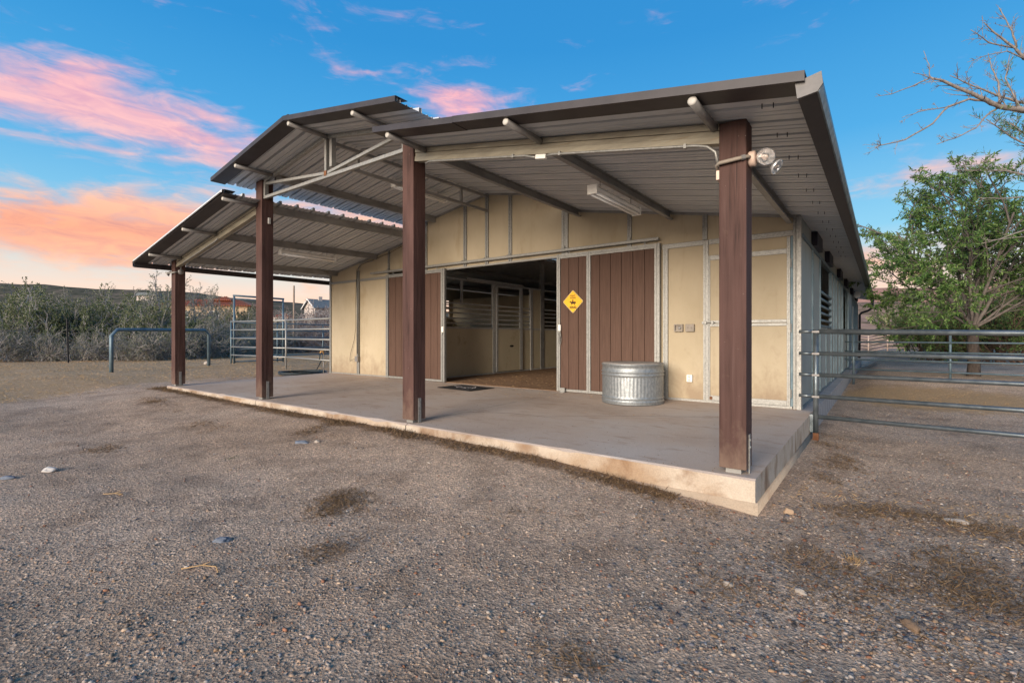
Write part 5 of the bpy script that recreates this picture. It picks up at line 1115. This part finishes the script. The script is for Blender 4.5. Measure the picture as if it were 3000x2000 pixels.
def blades(name, pts, mat, label, lmin, lmax, wd, up):
    lv, lf = [], []
    for x, y in pts:
        z = gz(x, y)+.004; d = Vector((random.gauss(0, 1), random.gauss(0, 1), abs(random.gauss(0, up)))).normalized(); leaf(lv, lf, Vector((x, y, z)), d, random.uniform(lmin, lmax), wd)
    return tag(mk(name, quads(name, lv, lf), mat), label, kind='stuff')
random.seed(9)
pts = []
while len(pts) < 16000:
    x = random.uniform(-16, .6); y = random.uniform(-3.2, 11)
    if x > -.25 and y > -.08: continue
    if straw_at(x, y)+.4*mnoise.noise((x*.6, y*.6, 8)) > random.uniform(.25, .75): pts.append((x, y))
blades('dry_straw', pts, 'straw', 'dry straw lying on the ground left of the barn', .03, .11, .008, .35)
pts = []
while len(pts) < 15000:
    x = random.uniform(-.6, 14.5); y = random.uniform(-3.2, 4.5)
    if -.2 < x < 11.16 and y > -.09: continue
    if x > 11.16 or y < 0:
        if litter_at(x, y)+.35*mnoise.noise((x*2, y*2, 8)) > random.uniform(.3, .8): pts.append((x, y))
blades('dry_litter', pts, 'dead_weed', 'brown dry weed litter along the slab edge', .02, .075, .005, .5)
pts = [(random.gauss(12.7, 1.1), random.gauss(9.2, 1.1)) for _ in range(1500)]+[(random.gauss(12.5, .9), random.gauss(.75, .25)) for _ in range(900)]
blades('paddock_straw', [(x, y) for x, y in pts if x > 11.2], 'straw', 'dry straw and leaf scraps beyond the pipe fence', .02, .06, .006, .3)
lv, lf = [], []
for _ in range(650):      # straw on the barn floor by the doorway
    x = random.uniform(4.2, 7.2); y = random.uniform(3.72, 8.5)**1.0; leaf(lv, lf, Vector((x, y, ZB+.012)), Vector((random.gauss(0, 1), random.gauss(0, .35), random.uniform(0, .06))), random.uniform(.02, .07), .004)
tag(mk('floor_straw', quads('floor_straw', lv, lf), 'straw'), 'loose straw on the barn aisle floor', kind='stuff')
random.seed(12); sgp = []
for _ in range(900):
    x = random.uniform(-.1, 11.0); y = random.random()**2.2*3.4+.0; sgp.append((x, y))
mbg = MB()
for x, y in sgp:
    if any(abs(x-q) < .12 and y < .25 for q in PXS) or math.hypot(x-8.83, y-3.13) < .5: continue
    r_ = random.uniform(.0015, .0055); z_ = sz(y)+.002; mbg.add([(x-r_, y-r_*.6, z_), (x+r_, y-r_*.5, z_), (x+r_*.3, y+r_, z_), (x, y, z_+r_*.9)], [(0, 1, 3), (1, 2, 3), (2, 0, 3)])
tag(mbg.build('slab_grit', 'crack_dark'), 'specks of grit tracked onto the slab', kind='stuff')
lvs, lfs = [], []
for _ in range(260):
    x = random.gauss(6.2, 1.6); y = 3.6-abs(random.gauss(0, .7))
    if 4.8 < x < 6.05 and 2.6 < y < 3.55 or math.hypot(x-8.83, y-3.13) < .5 or not (.1 < x < 10.9 and .2 < y < 3.55): continue
    leaf(lvs, lfs, Vector((x, y, sz(y)+.005)), Vector((random.gauss(0, 1), random.gauss(0, 1), .02)), random.uniform(.02, .07), .004)
tag(mk('slab_straw', quads('slab_straw', lvs, lfs), 'straw'), 'wisps of straw dropped on the porch slab', kind='stuff')
def tuft(x, y, n_, h, mat, label, sp=.5, spr=.03):
    lv, lf = [], []
    for _ in range(n_):
        p = Vector((random.gauss(0, 1)*spr, random.gauss(0, 1)*spr, -.004)); leaf(lv, lf, p, Vector((random.gauss(0, sp), random.gauss(0, sp), 1)), random.uniform(.4, 1.1)*h, .005)
    r = mk('weed_tuft', quads('weed_tuft', lv, lf), mat, None, 0, (x, y, gz(x, y))); tag(r, label, 'weed')
wp = []
for cx, cy, rx, ry, n_ in ((8.67, -1.79, .26, .22, 420), (9.30, -2.34, .11, .17, 420), (10.91, -2.29, .10, .08, 200), (8.0, -1.3, .5, .3, 160)):
    wp += [(random.gauss(cx, rx), random.gauss(cy, ry)) for _ in range(n_)]
blades('dead_weeds', wp, 'dead_weed', 'thin dried weeds scattered over the middle foreground', .015, .06, .0035, .45)
tuft(6.75, -1.75, 40, .035, 'weed_green', 'tiny green weed in the left gravel', 1.0)
tuft(12.85, .05, 120, .10, 'straw', 'straw coloured grass tuft at the right picture edge', .9); tuft(12.62, -.9, 90, .08, 'straw', 'straw coloured grass tuft low at the right edge', .9); tuft(11.75, -.55, 70, .05, 'straw', 'small dry grass tuft right of the slab corner', .9)
lv = MB()
for pts_ in ([(8.9, -2.95), (8.95, -2.87), (9.03, -2.83), (9.1, -2.85)], [(7.1, -2.85), (7.14, -2.79), (7.22, -2.76), (7.25, -2.79)]):
    P3 = [Vector((a, b2, gz(a, b2)+.012)) for a, b2 in pts_]; o = MB().tube(P3, .0035, 5).tube([P3[1], P3[1]+Vector((.04, .03, .02))], .0025, 4).build('dry_twig', 'straw', None, True)
    tag(o, 'bent dry twig on the gravel, left of the weed clumps' if pts_[0][0] < 7.5 else 'bent dry twig on the gravel near the weed clumps', 'twig')
